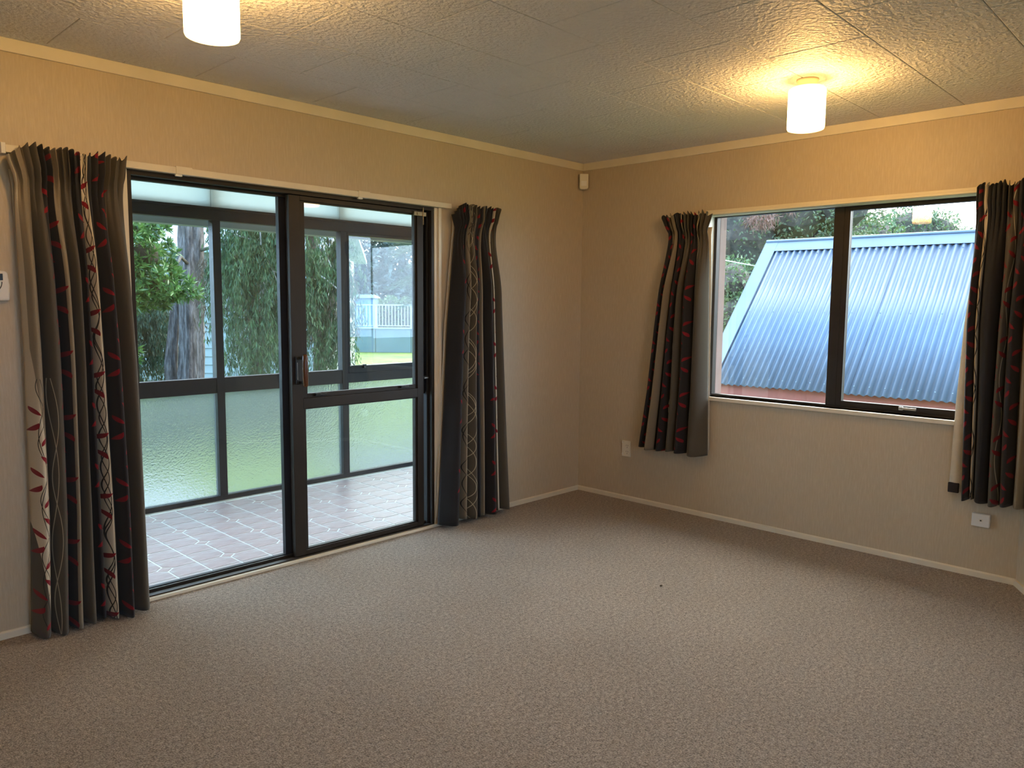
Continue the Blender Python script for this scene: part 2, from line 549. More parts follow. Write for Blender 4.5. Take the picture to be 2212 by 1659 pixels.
tag(sk.obj('baseboard_right', 'trim'), 'low cream skirting under the two-pane window', 'skirting', kind='structure')
sk = G().prism([(BAYX, BAYY), (BX2, BY2), (BX2 - nx * .012, BY2 - ny * .012), (BAYX - .012, BAYY + .006)], 0, 0.032)
tag(sk.obj('baseboard_bay', 'trim'), 'short cream skirting on the angled wall at the right', 'skirting', kind='structure')

# ------------------------------------------------------------------ sliding door (door_1)
d1 = tag(empty('door_1', (-2.29, 0.05, 0)), 'bronze aluminium sliding glass door to the sunroom', 'sliding door', kind='structure')
def dpart(name, b, m='bronze', parent=d1, bevel=.0015):
    o = box(name, b, m, None, bevel)
    o.parent = parent
    o.matrix_parent_inverse = parent.matrix_world.inverted() if parent.type != 'EMPTY' else Matrix.Translation(-parent.location)
    return o
dpart('jamb', (DX0, DX0 + .022, 0.0, .11, 0.0, DZ))
dpart('jamb', (DX1 - .020, DX1, 0.0, .11, 0.0, DZ))
dpart('head', (DX0 + .022, DX1 - .020, 0.0, .11, DZ - .022, DZ))
dpart('sill', (DX0 + .022, DX1 - .020, 0.0, .11, -0.012, 0.022))
dpart('sill_track', (DX0 + .022, DX1 - .020, 0.048, .060, 0.022, 0.034))
dpart('head_track', (DX0 + .022, DX1 - .020, 0.048, .058, DZ - .036, DZ - .022))
# fixed panel on the outer track
fp = dpart('fixed_panel', (-2.400, -2.352, 0.066, .096, 0.022, DZ - .022), 'bronze2')
dpart('bottom_rail', (DX0 + .022, -2.400, 0.070, .094, 0.022, 0.036), 'bronze2', fp)
dpart('top_rail', (DX0 + .022, -2.400, 0.070, .094, DZ - .034, DZ - .022), 'bronze2', fp)
dpart('glass_pane', (DX0 + .024, -2.400, 0.080, .085, 0.036, DZ - .034), 'glass', fp, 0)
# sliding panel on the inner track
y0, y1 = 0.012, 0.046
sp = dpart('sliding_panel', (-2.372, -2.308, y0, y1, 0.024, DZ - .024))
dpart('stile', (-1.532, -1.486, y0, y1, 0.024, DZ - .024), parent=sp)
dpart('top_rail', (-2.308, -1.532, y0, y1, DZ - .048, DZ - .024), parent=sp)
dpart('bottom_rail', (-2.308, -1.532, y0, y1, 0.024, 0.050), parent=sp)
dpart('mid_rail', (-2.308, -1.532, y0, y1, 0.822, 0.876), parent=sp)
g = G(); sy0, sy1 = y0 + .010, y1 + .004
g.box(-2.308, -2.276, sy0, sy1, 0.876, DZ - .048); g.box(-1.544, -1.532, sy0, sy1, 0.876, DZ - .048)
g.box(-2.276, -1.544, sy0, sy1, 0.876, 0.900); g.box(-2.276, -1.544, sy0, sy1, DZ - .054, DZ - .048)
o = g.obj('vent_sash', 'bronze', None, .0015); o.parent = sp
g = G(); g.box(-2.308, -2.288, sy0, sy1, 0.050, 0.822); g.box(-1.544, -1.532, sy0, sy1, 0.050, 0.822)
g.box(-2.288, -1.544, sy0, sy1, 0.050, 0.056); g.box(-2.288, -1.544, sy0, sy1, 0.816, 0.822)
o = g.obj('glazing_bead', 'bronze', None, .0015); o.parent = sp
dpart('glass_pane', (-2.278, -1.542, 0.030, .035, 0.898, DZ - .052), 'glass', sp, 0)
dpart('glass_pane', (-2.290, -1.542, 0.030, .035, 0.054, 0.818), 'glass', sp, 0)
# lock plate with timber pull handle
lk = G(); lk.box(-2.356, -2.318, y0 - .012, y0, 0.955, 1.102); lk.box(-2.340, -2.316, y0 - .045, y0 - .010, 1.086, 1.101); lk.box(-2.340, -2.316, y0 - .045, y0 - .010, 0.958, 0.973)
o = lk.obj('lock_plate', 'black', None, .003); o.parent = sp
o = G().box(-2.349, -2.346, y0 - .0135, y0 - .012, 0.98, 1.07).obj('latch_slot', 'chrome'); o.parent = sp
hd = G()
zs = [0.945, 0.952, 0.99, 1.03, 1.07, 1.108, 1.115]
rs = [0.010, 0.0135, 0.0155, 0.0165, 0.0155, 0.0135, 0.010]
hd.tube([(-2.328, y0 - .058, z) for z in zs], rs, 14)
o = hd.obj('pull_handle', 'timber', smooth=True); o.parent = sp
o['label'] = 'varnished timber pull handle'
# vent stays, bolt and jamb catch
for xa, xb, z in ((-2.235, -2.165, .884), (-1.66, -1.60, .886)):
    g = G().box(xa, xb, y0 - .004, y0 + .012, z, z + .010); g.box(xa, xa + .03, y0 - .008, y0 + .004, z + .006, z + .016)
    o = g.obj('window_stay', 'black', None, .002); o.parent = sp
g = G().box(-1.565, -1.475, y0 - .016, y0 - .001, DZ - .060, DZ - .036); g.tube([(-1.50, y0 - .018, DZ - .11), (-1.50, y0 - .018, DZ - .010)], .0035, 8)
g.box(-1.545, -1.53, y0 - .020, y0 - .015, DZ - .055, DZ - .041)
o = g.obj('barrel_bolt', 'brass', None, .002); o.parent = sp; o['label'] = 'small brass bolt at the top corner'
jc = dpart('jamb_cover', (-1.486, -1.432, 0.050, .066, 0.835, DZ - .022), 'rubber')
dpart('jamb_fin', (-1.447, -1.432, 0.030, .110, 0.022, DZ - .022), 'rubber')
g = G().box(-1.478, -1.436, .028, .05, 0.925, 0.945); g.box(-1.470, -1.438, .022, .03, 0.93, 0.938, 1)
o = g.obj('catch', ['black', 'chrome'], None, .002); o.parent = d1; o.matrix_parent_inverse = Matrix.Translation(-d1.location)
for o in sp.children:
    pass
# cream threshold strip, right architrave
tag(box('trim_3', (DX0 - .01, DX1 + .05, -0.018, 0.004, 0.0, 0.016), 'trim', bevel=.003), 'cream timber threshold strip under the sliding door', 'threshold', kind='structure')
tr_ = G().box(DX1 + .024, DX1 + .046, -0.016, 0, 0, DZ + .0); tr_.box(DX1, DX1 + .024, -0.004, 0.002, 0, DZ)
tag(tr_.obj('trim_4', 'trim', bevel=.002), 'narrow cream architrave right of the sliding door', 'architrave', kind='structure')
tag(box('trim_5', (DX0 - .03, DX0, -0.014, 0, 0, DZ), 'trim', bevel=.002), 'cream architrave left of the sliding door behind the curtain', 'architrave', kind='structure')

# ------------------------------------------------------------------ window_1 in the right wall
w1 = tag(empty('window_1', (0.08, -1.86, 0.80)), 'two-pane dark aluminium window looking onto the corrugated roof', 'window', kind='structure')
def wpart(name, b, m='bronze', parent=w1, bevel=.0015):
    o = box(name, b, m, None, bevel)
    o.parent = parent
    if parent.type == 'EMPTY':
        o.matrix_parent_inverse = Matrix.Translation(-parent.location)
    return o
fx0, fx1 = 0.075, 0.118
FL, FR = -1.032, -2.70
wpart('frame_jamb', (fx0, fx1, FL - .020, FL, WZ0, WZ1))
wpart('frame_jamb', (fx0, fx1, FR, FR + .020, WZ0, WZ1))
wpart('frame_head', (fx0, fx1, FR + .020, FL - .020, WZ1 - .012, WZ1))
wpart('frame_sill', (fx0, fx1, FR + .020, FL - .020, WZ0, WZ0 + .012))
wpart('mullion', (fx0 - .004, fx1, -1.860, -1.802, WZ0 + .012, WZ1 - .012))
sa = wpart('opening_sash', (fx0 - .002, fx1 - .006, -1.892, -1.860, WZ0 + .012, WZ1 - .012))
wpart('sash_bottom', (fx0 - .002, fx1 - .006, FR + .02, -1.892, WZ0 + .012, WZ0 + .042), parent=sa)
wpart('sash_top', (fx0 - .002, fx1 - .006, FR + .02, -1.892, WZ1 - .032, WZ1 - .012), parent=sa)
wpart('glass_pane', (0.096, 0.101, -1.892, FL - .018, WZ0 + .010, WZ1 - .010), 'glass', bevel=0)
wpart('glass_pane', (0.098, 0.103, FR + .018, -1.890, WZ0 + .040, WZ1 - .030), 'glass', sa, 0)
g = G().box(fx0 - .016, fx0 - .002, -2.30, -2.225, WZ0 + .022, WZ0 + .036)
g.box(fx0 - .03, fx0 - .012, -2.235, -2.215, WZ0 + .020, WZ0 + .040)
o = g.obj('stay_arm', 'chrome', None, .002); o.parent = sa
rv = G()
rv.box(0.0, fx0, WY0 - .008, WY0, WZ0, WZ1); rv.box(0.0, fx0, WY1, WY1 + .008, WZ0, WZ1)
rv.box(0.0, fx0, WY1 + .008, WY0 - .008, WZ1 - .008, WZ1)
o = rv.obj('reveal', 'white'); o.parent = w1; o.matrix_parent_inverse = Matrix.Translation(-w1.location)
tag(box('trim_6', (-0.022, fx0, -2.74, -1.02, WZ0 - .024, WZ0), 'trim', bevel=.003), 'cream window sill board below the two-pane window', 'window sill', kind='structure')
tag(box('trim_7', (-0.012, 0.0, -2.74, -1.015, WZ1 - .006, WZ1 + .026), 'trim', bevel=.002), 'cream head board above the two-pane window', 'architrave', kind='structure')
tag(box('trim_8', (0.12, 0.20, -1.052, -1.034, 0.72, 2.05), 'facing', bevel=.002), 'red brown outside facing board left of the two-pane window', 'facing', kind='structure')


# ------------------------------------------------------------------ ceiling lamps
def lamp(x, y, label):
    L = empty('ceiling_lamp', (x, y, H))
    tag(L, label, 'ceiling lamp', 'cylinder ceiling lamps')
    mprof = [(0.047, 0.0), (0.049, -0.004), (0.047, -0.009), (0.040, -0.014), (0.036, -0.022), (0.034, -0.040), (0.030, -0.046)]
    mo = G().lathe(mprof, 36).obj('mount', 'mount', L, smooth=True)
    so = G().lathe([(0.055, -0.036), (0.072, -0.037), (0.079, -0.042), (0.0805, -0.050), (0.0805, -0.212), (0.078, -0.219), (0.070, -0.2215), (0.03, -0.2225)], 48).obj('shade', 'opal', L, smooth=True)
    return L
lamp(-0.960, -2.061, 'white cylinder ceiling lamp with cream mount, the one near the window wall')
lamp(-3.345, -1.247, 'white cylinder ceiling lamp cut by the top edge, above the long curtain')
lamp(-3.9, -4.45, 'added unseen cylinder ceiling lamp behind the viewpoint for fill light')  # added out of view to brighten the carpet and ceiling

# ------------------------------------------------------------------ wall fittings
# alarm sensor in the corner
ps = empty('motion_sensor', (-0.03, -0.03, 2.27)); ps.rotation_euler = (0, 0, math.radians(-45))
tag(ps, 'small ivory alarm sensor high in the room corner', 'sensor')
g = G().prism([(-.031, -.050), (-.022, -.056), (0, -.059), (.022, -.056), (.031, -.050), (.031, .050), (-.031, .050)], -0.032, 0.0, 'y')
g.obj('sensor_body', 'plastic', ps, .004)
G().box(-.020, .020, -.0335, -.031, -.035, .0).obj('lens', 'whiteplastic', ps, .003)
# double power point, upright
po = empty('power_outlet', (0, -0.442, 0.372)); tag(po, 'ivory double power outlet left of the short curtain', 'power outlet')
G().box(-.011, 0, -.037, .037, -.057, .057).obj('faceplate', 'plastic', po, .003)
for z in (.044, -.040):
    G().tube([(-.011, .027, z), (-.0155, .027, z)], .0075, 16).obj('switch_rocker', 'whiteplastic', po, .001)
for zc in (.018, -.026):
    for dy_, dz_, a in ((-.002, .006, 30), (-.016, .006, -30), (-.009, -.008, 0)):
        s_ = G().box(-.0116, -.0108, -.0012, .0012, -.004, .004).obj('pin_slot', 'black', po)
        s_.location = (0, dy_, zc + dz_); s_.rotation_euler = (math.radians(a), 0, 0)
# telephone jack
ja = empty('phone_jack', (0, -2.660, 0.303)); tag(ja, 'white square phone jack below the curtain at the right edge', 'wall jack')
G().box(-.026, 0, -.041, .041, -.034, .034).obj('jack_body', 'whiteplastic', ja, .004)
G().box(-.0268, -.0258, -.010, .006, -.006, .006).obj('socket', 'plastic', ja, .0005)
G().box(-.0274, -.0265, -.005, .002, -.004, .003).obj('socket_hole', 'black', ja)
# heat pump / alarm controller at the left edge
th = empty('wall_controller', (-3.692, 0, 1.438)); tag(th, 'white wall controller with dark display at the left edge', 'controller')
g = G().prism([(-.062, -.058), (.060, -.058), (.064, 0.0), (.058, .052), (.050, .060), (-.050, .060), (-.058, .052), (-.064, 0)], -.022, 0, 'y')
g.obj('casing', 'whiteplastic', th, .005)
G().box(-.046, .040, -.0232, -.0215, .022, .048).obj('display', 'screen', th, .001)
arc = [(.036 - .05 * (k / 10) ** 2.2, -.0225, .016 - .062 * k / 10) for k in range(11)]
G().tube(arc, .0016, 6).obj('flap_seam', 'black', th)

# ------------------------------------------------------------------ curtain tracks
ct = empty('curtain_track', (-2.48, -0.045, 1.97)); tag(ct, 'long white curtain track above the sliding door', 'curtain track', 'curtain tracks')
inv = Matrix.Translation(-ct.location)
def cpart(name, g, m, bevel=.002, par=ct):
    o = g.obj(name, m, None, bevel); o.parent = par; o.matrix_parent_inverse = Matrix.Translation(-par.location); return o
cpart('rail', G().box(-3.622, -1.30, -0.034, -0.014, 1.958, 1.988), 'trim')
cpart('end_cap', G().box(-3.636, -3.620, -0.037, -0.008, 1.952, 1.994), 'white')
for xa in (-2.96, -1.975, -3.5):
    cpart('bracket', G().box(xa, xa + .075, -0.037, 0.0, 1.957, 1.992), 'trim')
    cpart('glider', G().box(xa, xa + .03, -0.032, -.018, 1.948, 1.958), 'white')
ct2 = empty('curtain_track', (-0.045, -1.8, 1.98)); tag(ct2, 'white curtain track above the two-pane window, mostly behind the curtains', 'curtain track', 'curtain tracks')
cpart('rail', G().box(-0.032, -0.016, -2.80, -0.74, 1.957, 1.972), 'trim', par=ct2)
for ya in (-2.78, -0.86):
    cpart('bracket', G().box(-0.034, 0.0, ya, ya + .05, 1.955, 1.975), 'trim', par=ct2)

# ------------------------------------------------------------------ curtains
CH = (0.020, 0.019, 0.021); GB = (0.088, 0.074, 0.056); TP = (0.235, 0.190, 0.130); CR = (0.58, 0.50, 0.37); FOLD_SHADE = (0.011, 0.011, 0.013)  # the near-black paints shade into the deep curtain folds
RED = (0.22, 0.008, 0.016)


def cloth_mat(name, stripes, width, height, leaves, waves, wedge=None):
    """printed cloth: woven stripes with some fold shade in the colour, trailing leaves and thin wavy stems (a flat print)"""
    m, t, b = mat(name)
    N.t = t
    uv = t.nodes.new('ShaderNodeUVMap')
    sp_ = t.nodes.new('ShaderNodeSeparateXYZ')
    t.links.new(uv.outputs[0], sp_.inputs[0])
    s, v = N(sp_.outputs[0]), N(sp_.outputs[1]) * height
    col = ramp(t, s.s, [(p, c) for p, c in stripes], 'CONSTANT')
    if wedge:
        # slanted pale band low at one edge
        w = (s < (0.015 + 0.12 * ((0.62 - N(sp_.outputs[1])) * 3.0).clamp())) * (N(sp_.outputs[1]) < 0.6)
        col = mixc(t, w, col, CR)
        w2 = (s < ((0.20 - N(sp_.outputs[1])) * 0.55 + 0.02).clamp()) * (N(sp_.outputs[1]) < 0.30)
        col = mixc(t, w2, col, GB)
    for (s0, amp, lam, ph, hw, c, s_lo, s_hi) in waves:
        a = (s - s0) * width - (v * (2 * math.pi / lam) + ph).sin() * amp
        k = (a.abs() < hw) * (s > s_lo) * (s < s_hi)
        if s_lo in (0, .145):
            k = k * (v < 1.05)
        col = mixc(t, k, col, c)
    for (s0, per, ph, off, vmin, vmax) in leaves:
        msk = None
        for sg, dph in ((1, 0.0), (-1, 0.52), (1, 0.30), (-1, 0.78)):
            a = (s - s0) * width - sg * off
            q = (v * (1 / per) + (ph + dph)).mod(1.0) - 0.5
            bq = q * per
            an = math.radians(52 if sg > 0 else 128)
            if dph in (0.30, 0.78):
                an = math.radians(-58 if sg > 0 else 238)
            x_ = a * math.cos(an) + bq * math.sin(an)
            y_ = bq * math.cos(an) - a * math.sin(an)
            lens = (y_ + x_ * x_ * 7.0).abs() < (1.0 - (x_ * (1 / 0.022)) * (x_ * (1 / 0.022))) * 0.0072
            msk = lens if msk is None else msk.max(lens)
        if vmin > 0 or vmax < 9:
            msk = msk * (v > vmin) * (v < vmax)
        col = mixc(t, msk, col, RED)
    wv = noise(t, coords(t, (900, 900, 900)), 1.0, 1)
    n2 = t.nodes.new('ShaderNodeMix'); n2.data_type = 'RGBA'; n2.blend_type = 'MULTIPLY'; n2.inputs[0].default_value = 0.5
    t.links.new(col, n2.inputs[6]); t.links.new(ramp(t, wv, [(0.3, (0.7, 0.7, 0.7)), (0.7, (1.25, 1.25, 1.25))]), n2.inputs[7])
    t.links.new(n2.outputs[2], b.inputs['Base Color'])
    b.inputs['Roughness'].default_value = 0.8
    b.inputs['Specular IOR Level'].default_value = 0.25
    b.inputs['Sheen Weight'].default_value = 0.12
    return m


def interp(tab, z):
    zs = [a for a, _ in tab]
    return float(np.interp(z, zs, [b_ for _, b_ in tab]))


def curtain(label, along, wallsign, z_top, z_bot, left, right, valleys, material, depth=0.075, base=0.035, tilt=0.0, seed=1,
            lin=None, hem=None, topdrop=None):
    """along: 'x' -> hangs in front of y=0 wall, 'y' -> in front of x=0 wall.  left/right: [(z, coord)] ascending z"""
    rng = np.random.default_rng(seed)
    NS, NT = 220, 110
    vl = [0.0] + list(valleys) + [1.0]
    amps = rng.uniform(0.75, 1.15, len(vl))
    ss = np.linspace(0, 1, NS)
    fold = np.zeros(NS)
    for i in range(len(vl) - 1):
        k = (ss >= vl[i]) & (ss <= vl[i + 1])
        f = (ss[k] - vl[i]) / (vl[i + 1] - vl[i])
        fold[k] = np.sin(np.pi * f) ** 0.75 * amps[i] * min(1, (vl[i + 1] - vl[i]) / 0.13)
    npl = 2.1 * (len(vl) - 1)
    ph = rng.uniform(0, 6.28)
    fine = np.abs(np.sin(ss * np.pi * npl + ph + 0.8 * np.sin(ss * 7 + seed)))
    fine2 = np.sin(ss * np.pi * npl * 2.3 + ph)
    V, UVs = [], []
    tape = 0.085
    # rows packed tighter near the heading
    tt = np.concatenate([np.linspace(0, 0.16, 45), np.linspace(0.16, 1, NT - 44)[1:]])
    Hh = z_top - z_bot
    for tq in tt:
        z = z_top - tq * Hh
        dtop = tq * Hh
        lo, hi = interp(left, z), interp(right, z)
        wf = min(1, max(0, (dtop - tape) / 0.45)); wf = wf * wf * (3 - 2 * wf)       # main folds grow below the tape
        wp = math.exp(-((dtop - tape) / 0.05) ** 2) * 0.35 + (1 if dtop < tape else math.exp(-(dtop - tape) / 0.10))
        fl = max(0, (tape - dtop) / tape)                                              # flared ruffle above the tape
        bot = tq ** 2
        for j in range(NS):
            s = ss[j]
            sway = 0.006 * math.sin(9 * s + 5 * tq + seed) * wf
            a = lo + (hi - lo) * (s + 0.010 * fine2[j] * wp) + sway * math.sin(math.pi * s)
            d = base + depth * fold[j] * (wf * (0.85 + 0.25 * bot) + 0.12) + (0.030 * fine[j] + 0.006 * fine2[j]) * wp + fl * 0.018 * (fine[j] - 0.2)
            zz = z + (0.010 * fine2[j] * fl + 0.006 * math.sin(s * 23 + seed) * fl)
            if topdrop:
                zz -= fl * topdrop(s) + (1 - min(1, dtop / 0.3)) * topdrop(s) * (1 - fl) * 0.8
            zz += (0.010 * math.sin(s * 11 + seed) + tilt * (s - .5)) * bot * 0.7
            V.append((a, -d, zz) if along == 'x' else (-d, a, zz))
            UVs.append((s, 1 - tq))
    F_ = []
    nt = len(tt)
    for i in range(nt - 1):
        for j in range(NS - 1):
            q = i * NS + j
            F_.append((q, q + 1, q + NS + 1, q + NS))
    me = bpy.data.meshes.new('drape')
    me.from_pydata(V, [], F_)
    uvl = me.uv_layers.new(name='UVMap')
    li = np.empty(len(me.loops), dtype=np.int32); me.loops.foreach_get('vertex_index', li)
    uvl.data.foreach_set('uv', np.array(UVs, dtype=np.float32)[li].ravel())
    me.polygons.foreach_set('use_smooth', [True] * len(me.polygons))
    me.materials.append(material)
    root = empty('curtain', ((interp(left, z_bot) + interp(right, z_bot)) / 2, -0.06, z_bot) if along == 'x' else (-0.06, (interp(left, z_bot) + interp(right, z_bot)) / 2, z_bot))
    tag(root, label, 'curtain', 'printed curtains')
    o = bpy.data.objects.new('drape', me); C.objects.link(o); o.parent = root
    o.matrix_parent_inverse = Matrix.Translation(-root.location)
    so = o.modifiers.new('thickness', 'SOLIDIFY'); so.thickness = 0.002; so.offset = 0
    # lining behind
    if lin is None:
        lin = ([(z, c) for z, c in left], [(z, c) for z, c in right])
    g = G(); n = 40; rows_ = 30
    vs = []
    for i in range(rows_ + 1):
        z = (z_top - 0.09) - (z_top - 0.09 - z_bot - 0.03) * i / rows_
        lo, hi = interp(lin[0], z), interp(lin[1], z)
        for j in range(n + 1):
            s = j / n
            a = lo + (hi - lo) * s
            d = 0.022 + 0.010 * math.sin(s * 21 + seed) * min(1, i / 6) + (0.006 * i / rows_)
            vs.append((a, -d, z) if along == 'x' else (-d, a, z))
    fs = [(i * (n + 1) + j, i * (n + 1) + j + 1, (i + 1) * (n + 1) + j + 1, (i + 1) * (n + 1) + j) for i in range(rows_) for j in range(n)]
    g.add(vs, fs)
    lo_ = g.obj('lining', 'lining', None, 0, True); lo_.parent = root; lo_.matrix_parent_inverse = Matrix.Translation(-root.location)
    so = lo_.modifiers.new('thickness', 'SOLIDIFY'); so.thickness = 0.0015; so.offset = 0
    if hem:
        a0, a1, z0, z1 = hem
        g = G().box(-0.042, -0.028, a0, a1, z0, z1) if along == 'y' else G().box(a0, a1, -0.05, -0.02, z0, z1)
        h_ = g.obj('hem', MT['hem_cloth'], None, .004); h_.parent = root; h_.matrix_parent_inverse = Matrix.Translation(-root.location)
    # tape hooks
    for k in range(4):
        s = (k + .5) / 4
        a = interp(left, z_top - .03) * (1 - s) + interp(right, z_top - .03) * s
        g = G().tube([(0, 0, -.03), (0, .004, .002), (0, .012, .006), (0, .016, -.004)], .0018, 6)
        hk = g.obj('curtain_hook', 'whiteplastic'); hk.parent = root; hk.matrix_parent_inverse = Matrix.Translation(-root.location)
        hk.location = (a, -0.034, z_top - .012) if along == 'x' else (-0.034, a, z_top - .012)
        if along == 'y': hk.rotation_euler = (0, 0, math.radians(-90))
    return root


MT['hem_cloth'] = plain('charcoal_hem_cloth', (0.030, 0.024, 0.026), 0.85, spec=0.2)
dk = (0.03, 0.026, 0.024); lt = (0.50, 0.43, 0.30)
mL = cloth_mat('print_long_wide', [(0, CR), (.02, TP), (.14, GB), (.245, CH), (.325, TP), (.41, GB), (.485, FOLD_SHADE), (.55, CH), (.60, CR), (.655, CH), (.82, GB)], .43, 1.96,
               [(.285, .26, .1, .010, 0, 9), (.595, .26, .45, .011, 0, 9), (.77, .27, .8, .012, 0, 9), (.06, .25, .3, .012, 0, .95)],
               [(.628, .008, .21, 0, .0011, dk, .60, .655), (.628, .008, .27, 2.1, .0011, dk, .60, .655), (.628, .006, .17, 4, .0010, dk, .60, .655),
                (.17, .008, .62, 1, .0008, lt, .145, .24), (.18, .009, .50, 3, .0008, lt, .145, .24),
                (.80, .006, .7, 0, .0009, (.16, .15, .14), .73, .82),
                (.07, .010, .30, 0, .0010, dk, 0, .13), (.07, .012, .23, 2, .0010, dk, 0, .13)], wedge=True)
mR = cloth_mat('print_long_narrow', [(0, CH), (.19, FOLD_SHADE), (.25, TP), (.33, GB), (.47, CH), (.55, TP), (.63, CH), (.78, GB), (.80, CR), (.845, GB)], .50, 1.93,
               [(.14, .42, .2, .012, 0, 9), (.51, .26, .5, .011, .9, 9), (.82, .28, .1, .009, .5, 9), (.72, .24, .6, .014, 0, .75)],
               [(.30, .016, .30, 0, .0011, dk, .25, .37), (.30, .018, .23, 2, .0011, dk, .25, .36), (.36, .020, .33, 1, .0012, lt, .27, .47), (.36, .020, .26, 3, .0012, lt, .27, .47),
                (.37, .024, .41, 5, .0011, lt, .27, .47), (.83, .008, .3, 0, .001, lt, .8, .9), (.70, .006, .5, 0, .0008, (.15, .14, .13), .63, .8)])
m3 = cloth_mat('print_short_left', [(0, CH), (.14, TP), (.245, CH), (.43, GB), (.57, CH), (.715, GB)], .40, 1.55,
               [(.09, .25, .1, .013, 0, 9), (.37, .30, .5, .011, 0, 9), (.645, .23, .8, .013, 0, 9)],
               [(.755, .009, .36, 0, .0012, lt, .715, .84), (.765, .010, .27, 2, .0011, lt, .715, .84), (.76, .009, .44, 4, .0011, lt, .715, .84),
                (.42, .005, .4, 0, .0009, lt, .40, .45), (.15, .004, .5, 0, .0009, lt, .13, .17)])
m4 = cloth_mat('print_short_right', [(0, CH), (.115, CR), (.165, CH), (.42, GB), (.57, CH), (.75, TP), (.93, FOLD_SHADE)], .33, 1.56,
               [(.07, .27, .3, .008, 0, 9), (.49, .24, .1, .014, 0, 9), (.68, .26, .6, .012, 0, 9)],
               [(.14, .008, .24, 0, .0013, dk, .115, .165), (.14, .008, .31, 2, .0012, dk, .115, .165), (.54, .006, .4, 1, .001, lt, .5, .57)])

curtain('floor-length striped leaf-print curtain left of the sliding door', 'x', 1, 1.985, 0.016,
        [(0.0, -3.630), (0.5, -3.608), (1.2, -3.600), (1.86, -3.605), (1.99, -3.635)],
        [(0.0, -3.166), (0.6, -3.170), (1.1, -3.175), (1.88, -3.203), (1.99, -3.186)],
        [.14, .29, .40, .51, .60, .70, .83], mL, depth=0.115, base=0.042, seed=3, topdrop=lambda s: 0.055 * max(0, 1 - s / 0.12))
curtain('floor-length striped leaf-print curtain right of the sliding door', 'x', 1, 1.982, 0.030,
        [(0.0, -1.425), (0.6, -1.385), (1.26, -1.345), (1.87, -1.280), (1.98, -1.305)],
        [(0.0, -0.835), (0.95, -0.890), (1.88, -0.945), (1.98, -0.912)],
        [.20, .25, .34, .47, .56, .63, .76, .86], mR, depth=0.095, base=0.040, seed=5, topdrop=lambda s: 0.045 * max(0, 1 - s / 0.15))
curtain('short striped leaf-print curtain left of the two-pane window', 'y', 1, 1.972, 0.420,
        [(0.40, -0.600), (0.8, -0.655), (1.26, -0.700), (1.86, -0.775), (1.97, -0.725)],
        [(0.40, -1.105), (1.27, -1.082), (1.86, -1.066), (1.97, -1.102)],
        [.13, .26, .43, .57, .72], m3, depth=0.085, base=0.040, seed=8, topdrop=lambda s: 0.015 * max(0, 1 - s / 0.15) + 0.02 * max(0, (s - .85) / .15))
curtain('short striped leaf-print curtain right of the two-pane window, cream lining showing', 'y', 1, 1.985, 0.410,
        [(0.40, -2.578), (0.9, -2.560), (1.3, -2.546), (1.85, -2.556), (1.98, -2.556)],
        [(0.40, -2.868), (1.98, -2.868)],
        [.12, .18, .42, .57, .76, .94], m4, depth=0.090, base=0.042, seed=12,
        lin=([(0.40, -2.505), (0.9, -2.512), (1.3, -2.525), (1.6, -2.548), (1.98, -2.57)], [(0.4, -2.80), (1.98, -2.80)]), hem=(-2.555, -2.504, 0.428, 0.480))

# ------------------------------------------------------------------ sunroom behind the sliding door
SD, SZ = 1.72, -0.05
SX0, SX1 = -4.4, 0.55
sf = box('floor_sunroom', (SX0, SX1, T, SD + .06, SZ - .20, SZ - .0015), 'grout')
tag(sf, 'pinkish grey stone-pattern vinyl floor of the sunroom', 'floor', kind='structure')
MX, MY, X0, Y0 = 0.1755, 0.1625, -2.160, 0.520     # module and one diamond centre
def hexcorner(cx, cy, sxx, syy):
    """one square piece with the corner that meets a diamond cut off (local coords)"""
    g_ = 0.0046; ch = 0.042
    w, h = MX, MY
    pts = [(g_, g_), (w - g_, g_), (w - g_, h - g_), (g_, h - g_)]
    p = [(g_ + ch, g_), (w - g_, g_), (w - g_, h - g_), (g_, h - g_), (g_, g_ + ch)]
    if sxx < 0: p = [(w - a, b_) for a, b_ in p]
    if syy < 0: p = [(a, h - b_) for a, b_ in p]
    return p
meshes = {}
for sxx in (1, -1):
    for syy in (1, -1):
        g = G(); p = hexcorner(0, 0, sxx, syy)
        n = len(p)
        cx_, cy_ = MX / 2, MY / 2
        top = [(cx_ + (a - cx_) * .985, cy_ + (b_ - cy_) * .985) for a, b_ in p]
        vs = [(a, b_, SZ - .0015) for a, b_ in p] + [(a, b_, SZ + .0005) for a, b_ in top]
        g.add(vs, [tuple(range(n, 2 * n))] + [(i, (i + 1) % n, n + (i + 1) % n, n + i) for i in range(n)])
        o = g.obj('floor_tile', 'vinyl'); meshes[(sxx, syy)] = o.data
        bpy.data.objects.remove(o)
g = G(); r_ = 0.036
g.add([(r_, 0, SZ - .0015), (0, r_, SZ - .0015), (-r_, 0, SZ - .0015), (0, -r_, SZ - .0015), (r_ * .95, 0, SZ + .0005), (0, r_ * .95, SZ + .0005), (-r_ * .95, 0, SZ + .0005), (0, -r_ * .95, SZ + .0005)],
      [(4, 5, 6, 7), (0, 1, 5, 4), (1, 2, 6, 5), (2, 3, 7, 6), (3, 0, 4, 7)])
o = g.obj('floor_inset', 'vinyl'); dia = o.data; bpy.data.objects.remove(o)
